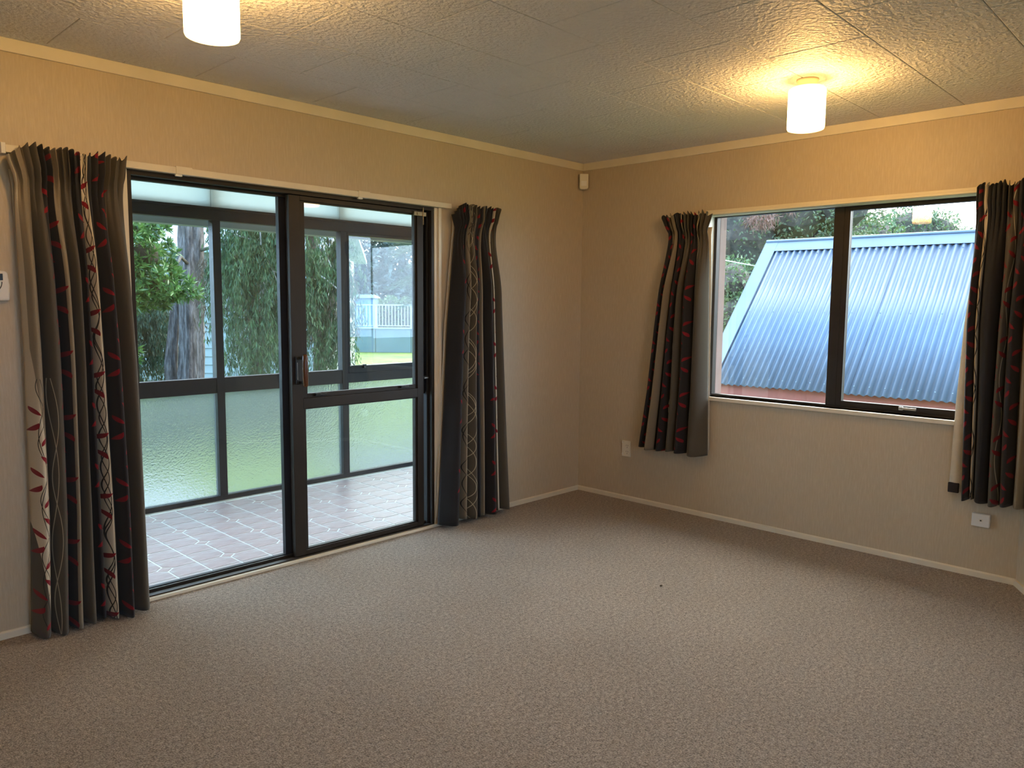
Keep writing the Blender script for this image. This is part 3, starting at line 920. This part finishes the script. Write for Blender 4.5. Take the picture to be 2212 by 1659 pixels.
for i in range(-6, 14):
    for j in range(-3, 8):
        x = X0 + i * MX; y = Y0 + j * MY
        if y < T - .02 or y + MY > SD + .09 or x < -3.3 or x + MX > SX1:
            continue
        key = (1 if i % 2 == 0 else -1, 1 if j % 2 == 0 else -1)
        o = bpy.data.objects.new('floor_tile', meshes[key]); C.objects.link(o); o.location = (x, y, 0); o.parent = sf
        if i % 2 == 0 and j % 2 == 0:
            o = bpy.data.objects.new('floor_inset', dia); C.objects.link(o); o.location = (x, y, 0); o.parent = sf

w2 = tag(empty('window_2', (-1.5, SD, SZ)), 'dark aluminium sunroom window wall with obscure lower panes', 'window wall', kind='structure')
def spart(name, b, m='bronze2', parent=w2, bevel=.002):
    o = box(name, b, m, None, bevel); o.parent = parent
    if parent.type == 'EMPTY':
        o.matrix_parent_inverse = Matrix.Translation(-parent.location)
    return o
sy0, sy1 = SD, SD + .06
posts = [SX0, -3.045, -1.985, -0.932, 0.120, SX1 - .06]
spart('bottom_rail', (SX0, SX1, sy0, sy1, SZ, SZ + .034))
spart('header', (SX0, SX1, sy0, sy1, 1.955, 2.045))
spart('header_lip', (SX0, SX1, sy0 - .012, sy0, 2.030, 2.045))
for px in posts:
    spart('post', (px, px + .058, sy0 - .006, sy1, SZ + .034, 1.955))
for i in range(len(posts) - 1):
    a, b_ = posts[i] + .058, posts[i + 1]
    spart('transom', (a, b_, sy0, sy1, 0.735, 0.845 if i != 3 else 0.815))
    spart('obscure_pane', (a, b_, sy0 + .028, sy0 + .033, SZ + .034, 0.735), 'obscure', bevel=0)
    if i == 3:
        sa2 = spart('vent_sash', (a, b_, sy0 - .008, sy0 + .05, 0.815, 0.872))
        spart('sash_head', (a, b_, sy0 - .008, sy0 + .05, 1.930, 1.955), parent=sa2)
        spart('sash_stile', (a, a + .018, sy0 - .008, sy0 + .05, .872, 1.93), parent=sa2)
        spart('glass_pane', (a + .018, b_, sy0 + .026, sy0 + .031, .872, 1.93), 'glass', sa2, 0)
        st_ = G().box(a + .02, a + .15, sy0 - .020, sy0 - .008, .866, .878); st_.box(a + .135, a + .16, sy0 - .03, sy0 - .008, .852, .884)
        o = st_.obj('stay_arm', 'black', None, .002); o.parent = sa2
    else:
        spart('glass_pane', (a, b_, sy0 + .028, sy0 + .033, 0.845, 1.955), 'glass', bevel=0)
for i in range(len(posts) - 1):
    spart('upper_panel', (posts[i] + .004, posts[i + 1] + (.058 if i == len(posts) - 2 else 0), sy0 + .010, sy0 + .014, 2.045, 2.45), 'sheet', bevel=0)
for px in posts:
    spart('upper_post', (px - .02, px + .045, sy0 + .05, sy0 + .10, 2.045, 2.45), 'white')
spart('upper_rail', (SX0, SX1, sy0 + .05, sy0 + .10, 2.045, 2.085), 'white')
sc = G().box(SX0 - .06, SX1 + .06, T, SD + .16, 2.45, 2.52)
tag(sc.obj('ceiling_sunroom', 'sun_ceiling'), 'pale roof lining of the sunroom', 'ceiling', kind='structure')
tag(box('wall_sunroom_left', (SX0 - .06, SX0, T, SD + .06, SZ - .2, 2.45), 'white'), 'pale end wall of the sunroom behind the long curtain', 'wall', kind='structure')
tag(box('wall_sunroom_right', (SX1, SX1 + .06, T, SD + .06, SZ - .2, 2.45), 'white'), 'pale end wall of the sunroom beyond the door', 'wall', kind='structure')
gt = G().prism([(SD + .16, 1.985), (SD + .16, 1.925), (SD + .27, 1.925), (SD + .28, 1.985), (SD + .272, 1.985), (SD + .262, 1.933), (SD + .168, 1.933), (SD + .168, 1.985)], SX0, SX1 + .3, 'x')
tag(gt.obj('gutter', 'paleblue'), 'pale roof gutter outside along the top of the sunroom glass', 'gutter')

# ------------------------------------------------------------------ outside: ground
tag(box('yard', (-60, 80, -60, 80, -2.10, -2.0), 'grass'), 'lower grassed yard around the outbuilding', 'yard', kind='structure')
lw_ = G(); lw_.prism([(-60, 2.0), (3.2, 2.0), (3.2, 6.6), (80, 6.6), (80, 80), (-60, 80)], -1.98, -0.505)
tag(lw_.obj('lawn', 'grass'), 'green lawn outside beyond the sunroom glass', 'lawn', kind='stuff')


# ------------------------------------------------------------------ outside: foliage builders
def leaf_mesh(name, pts, dirs, length, width, m, parent, jitter=0.4, rng=RNG, fold=0.15):
    """many small diamond leaves; pts (n,3), dirs (n,3)"""
    n = len(pts)
    d = dirs / (np.linalg.norm(dirs, axis=1, keepdims=True) + 1e-9)
    rv = rng.normal(size=(n, 3))
    a = np.cross(d, rv); a /= (np.linalg.norm(a, axis=1, keepdims=True) + 1e-9)
    nn = np.cross(a, d)
    L = length * rng.uniform(1 - jitter, 1 + jitter, (n, 1)); Wd = width * rng.uniform(1 - jitter, 1 + jitter, (n, 1))
    p0 = pts; p1 = pts + d * L * .45 + a * Wd * .5 + nn * Wd * fold; p2 = pts + d * L; p3 = pts + d * L * .45 - a * Wd * .5 + nn * Wd * fold
    V = np.stack([p0, p1, p2, p3], 1).reshape(-1, 3)
    me = bpy.data.meshes.new(name)
    me.vertices.add(4 * n); me.vertices.foreach_set('co', V.astype(np.float32).ravel())
    me.loops.add(4 * n); me.loops.foreach_set('vertex_index', np.arange(4 * n, dtype=np.int32))
    me.polygons.add(n); me.polygons.foreach_set('loop_start', np.arange(0, 4 * n, 4, dtype=np.int32))
    me.update(calc_edges=True)
    me.materials.append(MT[m])
    o = bpy.data.objects.new(name, me); C.objects.link(o)
    o.parent = parent; o.matrix_parent_inverse = Matrix.Translation(-parent.location)
    o['kind'] = 'stuff'
    return o


def blob_points(c, r, n, rng=RNG, inner=0.55):
    u = rng.normal(size=(n, 3)); u /= np.linalg.norm(u, axis=1, keepdims=True)
    rad = inner + (1 - inner) * rng.uniform(0, 1, (n, 1)) ** 0.5
    return np.array(c) + u * rad * np.array(r), u


def keep(o, root):
    o.parent = root; o.matrix_parent_inverse = Matrix.Translation(-root.location); return o


def limb(root, name, pts, rads, m='twig_and_core', n=7):
    return keep(G().tube(pts, rads, n).obj(name, m, None, 0, True), root)


def core(root, blobs, m='twig_and_core'):
    """solid dark blobs closing the crown, standing in for its inner shade"""
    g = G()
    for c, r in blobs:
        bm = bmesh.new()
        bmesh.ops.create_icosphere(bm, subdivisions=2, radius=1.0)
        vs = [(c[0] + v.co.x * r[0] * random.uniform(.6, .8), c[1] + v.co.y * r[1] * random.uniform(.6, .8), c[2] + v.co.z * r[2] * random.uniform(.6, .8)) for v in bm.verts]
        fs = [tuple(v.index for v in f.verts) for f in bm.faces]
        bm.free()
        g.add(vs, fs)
    o = keep(g.obj('shade_core', m), root)
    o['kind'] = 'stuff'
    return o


GZ = -0.5
tag(box('garden_path', (-3.4, -1.25, 2.25, 4.45, -0.503, -0.47), 'path', bevel=.01), 'pale concrete path glimpsed through the lower obscure pane', 'path')
tag(box('paved_patch', (0.3, 3.1, 2.1, 4.6, -0.503, -0.475), 'paving', bevel=.01), 'grey paved patch glimpsed through the right obscure panes', 'paving')
ug = tag(empty('undergrowth', (0, 6.6, GZ)), 'dark fern undergrowth below the trees, blurred by the obscure panes', 'undergrowth')
P, D = [], []
for (cx_, cy_, r_) in [(-0.9, 6.0, .55), (0.0, 6.6, .6), (1.0, 6.3, .6), (-1.8, 6.4, .6), (2.0, 7.2, .6), (3.1, 8.2, .6), (-2.7, 6.2, .6)]:
    pp, uu = blob_points((cx_, cy_, GZ + .24), (r_, r_, .16), 900, rng=np.random.default_rng(4), inner=.5)
    uu[:, 2] = np.abs(uu[:, 2]) + .4
    P.append(pp); D.append(uu)
leaf_mesh('fronds', np.concatenate(P), np.concatenate(D), .20, .04, 'leaf_dark', ug)
# tall fissured trunk
tr1 = tag(empty('conifer_tree', (0.3, 7.38, GZ)), 'tall tree with thick grey fissured trunk seen through the left sunroom pane', 'tree', 'trees beyond the sunroom')
g = G()
n = 28; zs = np.linspace(GZ, 4.2, 40)
vs = []
for z in zs:
    cxx = 0.315 + 0.04 * (z - 1) * .6 + .05 * (z < .6) * (z - .6)
    flare = 0.160 + 0.020 * max(0, (1.0 - z)) ** 1.2
    for k in range(n):
        th = 2 * math.pi * k / n
        rr_ = flare * (1 + 0.13 * math.sin(5 * th + z * .5) + 0.06 * math.sin(11 * th + z * 2) + random.uniform(-.03, .03))
        vs.append((cxx + rr_ * math.cos(th), 7.38 + rr_ * math.sin(th), z))
fs = [(i * n + k, i * n + (k + 1) % n, (i + 1) * n + (k + 1) % n, (i + 1) * n + k) for i in range(len(zs) - 1) for k in range(n)]
keep(g.add(vs, fs).obj('trunk', 'bark', None, 0, True), tr1)
limb(tr1, 'trunk', [(0.10, 7.60, GZ), (0.10, 7.65, .5), (0.18, 7.65, 1.2), (0.22, 7.6, 2.0)], [.10, .09, .07, .05], 'bark', 12)
for k in range(8):
    z = random.uniform(1.4, 3.6); a = random.uniform(-2.8, 2.8)
    limb(tr1, 'branch', [(0.32, 7.4, z), (0.32 + .5 * math.cos(a), 7.4 + .5 * math.sin(a), z + .1), (0.32 + 1.1 * math.cos(a), 7.4 + 1.1 * math.sin(a), z - .25)], [.03, .02, .008], 'twig_and_core', 6)
# dark drooping sprays of that tree
def sprays(root, anchors, m, per=260, drop=(0.5, 1.2), spread=.22, length=.075, width=.014, rng=RNG):
    P, D = [], []
    for (ax, ay, az) in anchors:
        nst = 9
        for q in range(nst):
            ox, oy = rng.normal(0, spread, 2)
            dr = rng.uniform(*drop)
            k = per // nst
            tq = rng.uniform(0, 1, k)
            x = ax + ox * (0.45 + .55 * tq) + rng.normal(0, .022, k); y = ay + oy * (0.45 + .55 * tq) + rng.normal(0, .022, k)
            z = az - dr * tq + 0.06 * np.sin(tq * 3)
            P.append(np.stack([x, y, z], 1))
            D.append(np.stack([rng.normal(0, .35, k), rng.normal(0, .35, k), -np.ones(k)], 1))
    return leaf_mesh('foliage', np.concatenate(P), np.concatenate(D), length, width, m, root, rng=rng)
an = [(0.30 + random.uniform(-1.3, .1), 7.9 + random.uniform(0, .8), random.uniform(1.0, 1.9)) for _ in range(46)]
sprays(tr1, an, 'leaf_dark', 420, (0.6, 1.4), .2, .085, .02)

# broadleaf shrub, bright leaves
sh = tag(empty('broadleaf_tree', (-2.05, 4.62, GZ)), 'leafy bright green broadleaf shrub at the left of the sunroom view', 'shrub', 'trees beyond the sunroom')
blobs = [((-1.75, 4.30, 2.05), (.42, .42, .42)), ((-1.50, 4.20, 1.85), (.30, .34, .34)), ((-1.40, 4.12, 1.55), (.26, .30, .22)), ((-1.62, 4.25, 1.50), (.34, .34, .22)), ((-1.85, 4.4, 1.6), (.4, .4, .4)), ((-1.45, 4.2, 2.2), (.22, .3, .25)), ((-1.22, 3.98, 1.50), (.13, .14, .12)), ((-1.78, 4.22, 0.88), (.20, .15, .13))]
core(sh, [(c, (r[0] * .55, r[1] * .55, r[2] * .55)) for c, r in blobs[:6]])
limb(sh, 'trunk', [(-2.05, 4.62, GZ), (-2.0, 4.5, .6), (-1.8, 4.35, 1.4), (-1.7, 4.3, 2.0)], [.06, .05, .04, .02], 'bark', 8)
limb(sh, 'branch', [(-2.0, 4.5, .6), (-1.9, 4.3, .8), (-1.75, 4.22, .86)], [.02, .014, .008])
limb(sh, 'branch', [(-1.8, 4.35, 1.4), (-1.5, 4.15, 1.5), (-1.22, 3.98, 1.5)], [.025, .016, .008])
P, D = [], []
for c, r in blobs:
    nc = int(95 * (r[0] / .3) ** 2) + 8
    cp, cu = blob_points(c, r, nc, inner=.5)
    for p_, u_ in zip(cp, cu):
        k = 15
        d = u_ * .35 + RNG.normal(0, 1, (k, 3)) * .8 + np.array([0, 0, .15])
        P.append(np.repeat(p_[None], k, 0)); D.append(d)
leaf_mesh('leaves', np.concatenate(P), np.concatenate(D), .075, .021, 'leaf_bright', sh)

# weeping conifers in the middle
def weeper(loc, label, anchors, m, brown, seed):
    rng = np.random.default_rng(seed)
    r = tag(empty('weeping_conifer', loc), label, 'tree', 'trees beyond the sunroom')
    limb(r, 'trunk', [loc, (loc[0] + .05, loc[1], 1.0), (loc[0] - .05, loc[1] + .05, 2.4), (loc[0], loc[1], 3.8)], [.10, .085, .07, .03], 'bark', 10)
    sprays(r, anchors, m, 620, (0.35, 1.0), .14, .07, .014, rng)
    sprays(r, brown, 'leaf_brown', 330, (0.4, 1.1), .15, .08, .009, rng)
    for a in anchors[::3]:
        mid = (a[0] * .5 + loc[0] * .5, a[1] * .5 + loc[1] * .5, a[2] + .25)
        limb(r, 'branch', [(loc[0], loc[1], a[2] + .15), mid, a], [.022, .014, .005], 'palebranch', 6)
    return r
anch = [(random.uniform(-.42, .58), random.uniform(4.5, 5.3), random.uniform(0.9, 3.0)) for _ in range(58)]
brw = [(random.uniform(-.4, .55), random.uniform(5.0, 5.6), random.uniform(1.4, 3.0)) for _ in range(20)]
w_ = weeper((0.15, 5.3, GZ), 'weeping green conifer with drooping sprays in the middle sunroom pane', anch, 'leaf_weep', brw, 21)
for pts in ([(-.35, 5.1, 2.33), (-.2, 4.9, 2.15), (-.05, 4.8, 2.10), (.02, 4.75, 2.14)], [(-.02, 4.75, 2.5), (0.0, 4.75, 2.05), (.12, 4.7, 1.75), (.2, 4.62, 1.45)], [(.12, 4.7, 1.75), (.28, 4.6, 1.70), (.36, 4.55, 1.5)]):
    limb(w_, 'branch', pts, [.012, .010, .008, .004][:len(pts)], 'palebranch', 6)
anch2 = [(random.uniform(.75, 1.2), random.uniform(4.6, 5.2), random.uniform(.9, 2.3)) for _ in range(18)]
brw2 = [(random.uniform(.8, 1.2), random.uniform(4.7, 5.3), random.uniform(1.4, 3.0)) for _ in range(20)]
w2_ = weeper((1.0, 5.2, GZ), 'brownish weeping conifer beside the sliding door stile', anch2, 'leaf_weep', brw2, 22)
for pts in ([(.72, 4.65, 1.72), (.85, 4.6, 1.62), (1.0, 4.6, 1.5), (1.06, 4.6, 1.25)], [(.95, 4.6, 2.4), (1.0, 4.6, 2.1), (1.12, 4.6, 1.9)]):
    limb(w2_, 'branch', pts, [.013, .010, .008, .004][:len(pts)], 'palebranch', 6)

# layered norfolk-type conifer on the right part of the view
nf = tag(empty('layered_conifer', (6.1, 7.6, GZ)), 'conifer with flat layered branches above the white railing', 'tree', 'trees beyond the sunroom')
limb(nf, 'trunk', [(6.1, 7.6, GZ), (6.1, 7.6, 2.0), (6.1, 7.6, 5.0)], [.16, .12, .08], 'bark', 10)
P, D = [], []
for k in range(30):
    z = random.uniform(1.75, 3.4); a = random.uniform(1.6, 4.2); L = random.uniform(.9, 1.9)
    e = (6.1 + L * math.cos(a), 7.6 + L * math.sin(a), z - .25 * L)
    limb(nf, 'branch', [(6.1, 7.6, z), (6.1 + L * .5 * math.cos(a), 7.6 + L * .5 * math.sin(a), z - .05), e], [.025, .016, .006], 'twig_and_core', 5)
    kk = 420
    tq = RNG.uniform(.15, 1, kk)
    side = RNG.normal(0, .16, kk)
    x = 6.1 + L * tq * math.cos(a) - side * math.sin(a); y = 7.6 + L * tq * math.sin(a) + side * math.cos(a)
    zz = z - .25 * L * tq ** 2 - np.abs(side) * .35 + RNG.normal(0, .015, kk)
    P.append(np.stack([x, y, zz], 1)); D.append(np.stack([np.full(kk, math.cos(a)) - side * 4 * math.sin(a), np.full(kk, math.sin(a)) + side * 4 * math.cos(a), RNG.normal(-.2, .3, kk)], 1))
leaf_mesh('foliage', np.concatenate(P), np.concatenate(D), .12, .022, 'leaf_dark', nf)

# pale neighbouring building behind the conifers
nb = tag(empty('neighbour_house', (4.6, 13.6, GZ)), 'pale weatherboard house showing through gaps in the conifers', 'building')
ang = math.atan2(-1.44, 1.39)
nb.rotation_euler = (0, 0, ang)
G().box(-4.6, 1.5, 0, 4.0, 0, 3.1).obj('wall', 'paleblue', nb)
for k in range(15):
    G().prism([(-.012, .2 * k), (0.0, .2 * k + .2), (-.002, .2 * k + .2), (-.028, .2 * k)], -4.6, 1.5, 'x').obj('weatherboard', 'paleblue', nb)
G().prism([(-.4, 3.05), (2.0, 4.3), (4.4, 3.05), (4.4, 3.15), (2.0, 4.4), (-.4, 3.15)], -4.9, 1.8, 'x').obj('roof', 'roofblue', nb)

# white railing on a low wall, shed and hedge beyond
ra = Vector((11.6, 23.2, 0)); rb = Vector((16.4, 18.15, 0))
rd = (rb - ra).normalized(); rl = (rb - ra).length
rz = math.atan2(rd.y, rd.x)
rw = tag(empty('retaining_wall', (ra.x, ra.y, GZ)), 'low blue grey retaining wall under the white railing', 'retaining wall'); rw.rotation_euler = (0, 0, rz)
for k in range(5):
    a = k * rl / 5
    G().box(a + .01, a + rl / 5 - .01, 0, .25, 0, .92).obj('wall_panel', 'concrete', rw, .01)
G().box(0, rl, -.03, .28, .92, .97).obj('coping', 'paleblue', rw)
rg = tag(empty('railing', (ra.x, ra.y, GZ + .97)), 'white metal railing with upright bars above the retaining wall', 'railing'); rg.rotation_euler = (0, 0, rz)
G().box(0, rl, .09, .14, .86, .91).obj('top_rail', 'railpaint', rg); G().box(0, rl, .1, .13, .06, .09).obj('bottom_rail', 'railpaint', rg)
for k in range(6):
    a = k * rl / 5
    G().box(a - .035, a + .035, .08, .15, 0, .90).obj('post', 'railpaint', rg)
nbal = 56
bme = None
for k in range(nbal):
    a = (k + .5) * rl / nbal
    if bme is None:
        o = G().box(-.014, .014, .105, .125, .08, .88).obj('baluster', 'railpaint', rg); bme = o.data
    else:
        o = bpy.data.objects.new('baluster', bme); C.objects.link(o); o.parent = rg
    o.location = (a, 0, 0)
bx_ = tag(empty('garden_shed', (15.5, 25.0, GZ)), 'small blue shed beyond the white railing', 'shed'); bx_.rotation_euler = (0, 0, rz)
G().box(-.55, .55, 0, 1.2, 0, 2.15).obj('wall', 'navy', bx_); G().prism([(-.1, 2.15), (1.3, 2.15), (1.3, 2.2), (-.1, 2.3)], -.65, .65, 'x').obj('roof', 'roofblue', bx_)
hgr = tag(empty('hedge', (17.3, 23.4, GZ)), 'clipped light green hedge right of the blue shed', 'hedge')
P, D = [], []
for k in range(-3, 5):
    c = (18.6 + .55 * k, 25.6 - .6 * k, .75); pp, uu = blob_points(c, (.55, .55, 1.0), 1300, inner=.9)
    P.append(pp); D.append(uu + RNG.normal(0, .6, uu.shape))
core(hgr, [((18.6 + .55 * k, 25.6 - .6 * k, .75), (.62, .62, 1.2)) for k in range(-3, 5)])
leaf_mesh('leaves', np.concatenate(P), np.concatenate(D), .12, .06, 'leaf_mid', hgr)


def roundtree(name, label, base, blobs, m, nleaf, ls, group, corem='twig_and_core', inner=.7, trunk_r=.12):
    r = tag(empty(name, base), label, 'tree', group)
    top = blobs[0][0]
    limb(r, 'trunk', [base, (base[0] * .6 + top[0] * .4, base[1] * .6 + top[1] * .4, base[2] * .6 + top[2] * .4), top], [trunk_r, trunk_r * .8, trunk_r * .3], 'bark', 8)
    for c, rad in blobs[1:]:
        s_ = (base[0] * .4 + top[0] * .6, base[1] * .4 + top[1] * .6, base[2] * .4 + top[2] * .6)
        limb(r, 'branch', [s_, ((s_[0] + c[0]) / 2, (s_[1] + c[1]) / 2, (s_[2] + c[2]) / 2 - .05), c], [trunk_r * .5, trunk_r * .3, trunk_r * .1], 'twig_and_core', 6)
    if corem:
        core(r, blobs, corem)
    tot = sum(q[0] * q[2] for _, q in blobs)
    P, D = [], []
    for c, rad in blobs:
        k = int(nleaf * rad[0] * rad[2] / tot)
        pp, uu = blob_points(c, rad, k, inner=inner)
        P.append(pp); D.append(uu * .6 + RNG.normal(0, .8, uu.shape))
    leaf_mesh('leaves', np.concatenate(P), np.concatenate(D), ls, ls * .45, m, r)
    return r

roundtree('distant_tree', 'broad distant tree behind the blue shed and railing', (20.5, 33.5, GZ), [((20.5, 33.5, 4.0), (3.2, 3.2, 2.6)), ((23.0, 30.5, 3.6), (2.8, 2.8, 2.2)), ((18.0, 35.5, 4.6), (2.6, 2.6, 2.2)), ((25.5, 28.0, 4.2), (2.8, 2.6, 2.6)), ((19.5, 31.0, 2.2), (2.6, 2.6, 2.2)), ((22.5, 28.5, 2.0), (2.6, 2.6, 2.0))], 'leaf_far', 17000, .36, 'trees beyond the sunroom', corem=None, inner=.2, trunk_r=.3)

# ------------------------------------------------------------------ outside: corrugated roof beyond the right window
RP0 = Vector((3.628, 0.885, 0.503)); RP1 = Vector((5.150, 0.916, 2.088))
tha = math.radians(-1.847)
rdir = Vector((-math.sin(tha), -math.cos(tha), 0))          # along the ribs' repeat
slope = (RP1 - RP0); slope -= rdir * slope.dot(rdir); sl = slope.length; su = slope.normalized()
nrm = rdir.cross(su)
if nrm.z < 0: nrm = -nrm
gs = tag(empty('outbuilding', (4.4, -1.4, -1.995)), 'outbuilding with steep corrugated steel roof outside the two-pane window', 'outbuilding')
PITCH = .0762
UP = sl + .10
base0 = RP0 + su * 0.0
def rpt(k, up, hgt):
    return base0 + rdir * (k * PITCH) + su * up + nrm * hgt
first, nsh, per = -1, 6, 10
for sh_i in range(nsh):
    g = G(); vs = []; sub = 10
    k0 = first + sh_i * per
    nk = per * sub + 1 + 5
    lift = .002 * (sh_i % 2)
    for row in range(2):
        for q in range(nk):
            k = k0 + q / sub
            vs.append(rpt(k, -0.01 if row == 0 else UP, .0125 * math.cos(2 * math.pi * k) - .0125 + lift))
    fs = [(q, q + 1, nk + q + 1, nk + q) for q in range(nk - 1)]
    g.add(vs, fs)
    o = keep(g.obj('roof_sheet', 'zinc', None, 0, True), gs)
    so = o.modifiers.new('thickness', 'SOLIDIFY'); so.thickness = .002
lastk = first + nsh * per
# ridge capping, barge flashing, back slope, fascia and wall
def slab(name, k0, k1, u0, u1, h0, h1, m):
    v = [rpt(k, u, h_) for h_ in (h0, h1) for u in (u0, u1) for k in (k0, k1)]
    return keep(G().add(v, [(0, 2, 3, 1), (4, 5, 7, 6), (0, 1, 5, 4), (2, 6, 7, 3), (0, 4, 6, 2), (1, 3, 7, 5)]).obj(name, m, None, .003), gs)
slab('ridge_cap', first - 1.6, lastk, sl + .02, sl + .20, .002, .006, 'zinc')
rt = rpt(0, sl + .235, .03)
rolls = [rpt(first - 1.6, sl + .205, .006), rpt(lastk, sl + .205, .006)]
keep(G().tube(rolls, .022, 14).obj('ridge_roll', 'zinc', None, 0, True), gs)
slab('barge_flashing', first - 1.6, first + .55, -.02, sl + .20, .003, .008, 'zinc')
slab('barge_lip', first - 1.7, first - 1.6, -.02, sl + .20, -.10, .008, 'zinc')
# far slope
bs = Vector((-su.x, -su.y, su.z)); rtop = sl + .20
v = []
for h_ in (0, -.02):
    for k in (first - 1.6, lastk):
        tp = rpt(k, rtop, h_)
        v += [tp, tp + Vector((1.5 * abs(su.x) / max(abs(su.x), 1e-3), 0, -1.56))]
keep(G().add(v, [(0, 1, 3, 2), (4, 6, 7, 5), (0, 4, 5, 1), (2, 3, 7, 6), (0, 2, 6, 4), (1, 5, 7, 3)]).obj('far_slope', 'zinc'), gs)
# fascia and wall under the eave
fa = rpt(first - .5, .05, -.04); fb = rpt(lastk, .05, -.04)
v = []
for dxx in (0, .025):
    for p_ in (fa, fb):
        v += [(p_.x + dxx, p_.y, p_.z + .01), (p_.x + dxx, p_.y, p_.z - .20)]
keep(G().add(v, [(0, 2, 3, 1), (4, 5, 7, 6), (0, 1, 5, 4), (2, 6, 7, 3), (0, 4, 6, 2), (1, 3, 7, 5)]).obj('fascia', 'redpaint'), gs)
v = []
for dxx in (.06, .12):
    for p_ in (fa, fb):
        v += [(p_.x + dxx, p_.y, p_.z + .02), (p_.x + dxx, p_.y, -1.995)]
keep(G().add(v, [(0, 2, 3, 1), (4, 5, 7, 6), (0, 1, 5, 4), (2, 6, 7, 3), (0, 4, 6, 2), (1, 3, 7, 5)]).obj('wall', 'redpaint'), gs)
# gable end
ga, gt_ = rpt(first - .4, .0, -.06), rpt(first - .4, sl + .2, -.06)
v = []
for dyy in (0, -.08):
    v += [(ga.x + .06, ga.y + dyy, -1.995), (ga.x + .06, ga.y + dyy, ga.z), (gt_.x, gt_.y + dyy, gt_.z), (gt_.x + 1.5, gt_.y + dyy, gt_.z - 1.56), (gt_.x + 1.5, gt_.y + dyy, -1.995)]
keep(G().add(v, [(0, 1, 2, 3, 4), (9, 8, 7, 6, 5)] + [(i, (i + 1) % 5, 5 + (i + 1) % 5, 5 + i) for i in range(5)]).obj('gable_wall', 'redpaint'), gs)
# roofing screws on the rib crests
g = G()
for up, ks in ((.09, range(first + 1, lastk, 2)), (sl * .52, range(first + 1, lastk, 4)), (sl - .04, range(first + 2, lastk, 3))):
    for k in ks:
        c_ = rpt(k, up, 0.0)
        g.tube([c_ - nrm * .002, c_ + nrm * .006], .007, 6)
o = keep(g.obj('roofing_screws', 'concrete'), gs); o['kind'] = 'stuff'

# wire from the house towards the garden
cb = G().tube([(0.615, 1.40, 2.26), (4.315, 1.29, 1.972), (5.3, 1.15, 1.90), (5.7, 0.975, 1.72)], .006, 6)
tag(cb.obj('service_wire', 'white'), 'thin pale wire slung towards the gable of the corrugated roof', 'wire')

# trees behind that roof
roundtree('hedge_tree', 'tall dark hedge tree with purplish tones left behind the corrugated roof', (9.5, 4.3, -1.995),
          [((9.3, 3.7, 2.6), (1.1, 1.0, 1.2)), ((9.0, 4.6, 2.2), (1.0, 1.0, 1.6)), ((9.9, 2.9, 3.2), (1.1, .9, .9)), ((9.2, 4.3, 3.6), (1.2, 1.1, 1.0)), ((10.4, 2.2, 3.3), (.8, .8, .8)), ((9.0, 4.2, 1.0), (1.1, 1.0, 1.3))], 'leaf_hedge', 16000, .085, 'trees behind the outbuilding', inner=.8)
rf_ = bpy.data.objects['hedge_tree']
P, D = [], []
for (c, r_, k) in (((8.15, 3.55, 2.6), (.14, .14, .42), 420), ((8.55, 2.85, 2.95), (.3, .3, .16), 380), ((8.9, 2.45, 3.2), (.2, .2, .12), 200), ((8.0, 3.75, 2.15), (.12, .12, .3), 200)):
    pp, uu = blob_points(c, r_, k, inner=.2); P.append(pp); D.append(uu * .3 + np.array([.0, .0, -.6]) + RNG.normal(0, .4, uu.shape))
leaf_mesh('fronds', np.concatenate(P), np.concatenate(D), .13, .018, 'leaf_red', rf_)
roundtree('garden_bush', 'light green feathery bush left of the corrugated roof', (6.6, 2.3, -1.995),
          [((6.4, 2.35, 1.0), (.6, .55, .7)), ((6.3, 2.15, 1.75), (.45, .4, .38)), ((6.6, 2.7, 1.6), (.6, .5, .6)), ((6.1, 2.0, 1.25), (.35, .3, .35))], 'leaf_mid', 7500, .07, 'trees behind the outbuilding', inner=.75, trunk_r=.08)
roundtree('crown_tree', 'green tree behind the ridge left of the window mullion', (14.0, 4.6, -1.995),
          [((13.2, 4.4, 3.2), (1.0, 1.0, 1.1)), ((13.6, 3.6, 3.0), (1.0, .9, .9)), ((14.4, 5.0, 2.6), (1.2, 1.1, 1.4)), ((14.2, 2.9, 2.9), (.7, .7, .6))], 'leaf_mid', 7500, .11, 'trees behind the outbuilding')
roundtree('spreading_tree', 'dark spreading tree against the white sky above the ridge', (17.6, 2.9, -1.995),
          [((17.3, 3.1, 3.35), (.75, .75, .75)), ((16.9, 3.7, 3.1), (.6, .6, .6)), ((17.8, 2.6, 3.3), (.65, .65, .65)), ((18.1, 2.1, 3.0), (.55, .55, .5)), ((16.5, 4.2, 3.3), (.55, .5, .65)), ((18.4, 1.6, 2.8), (.6, .6, .55))], 'leaf_olive', 7000, .10, 'trees behind the outbuilding', inner=.5)
roundtree('olive_bush', 'low yellow green bush just above the ridge right of the mullion', (12.0, 2.6, -1.995),
          [((12.0, 2.55, 2.55), (.45, .45, .4)), ((12.3, 2.25, 2.45), (.4, .4, .35))], 'leaf_mid', 1800, .07, 'trees behind the outbuilding', trunk_r=.06)

# a stray crumb on the carpet
g = G().tube([(-0.008, 0, .003), (-0.003, .001, .004), (0.004, 0, .004), (0.009, -.001, .002)], [.002, .004, .0045, .0015], 7)
cr = g.obj('crumb', 'twig_and_core', None, 0, True)
cr.location = (-1.289, -1.579, 0.0)
tag(cr, 'tiny dark crumb lying on the carpet in front of the window wall', 'crumb')
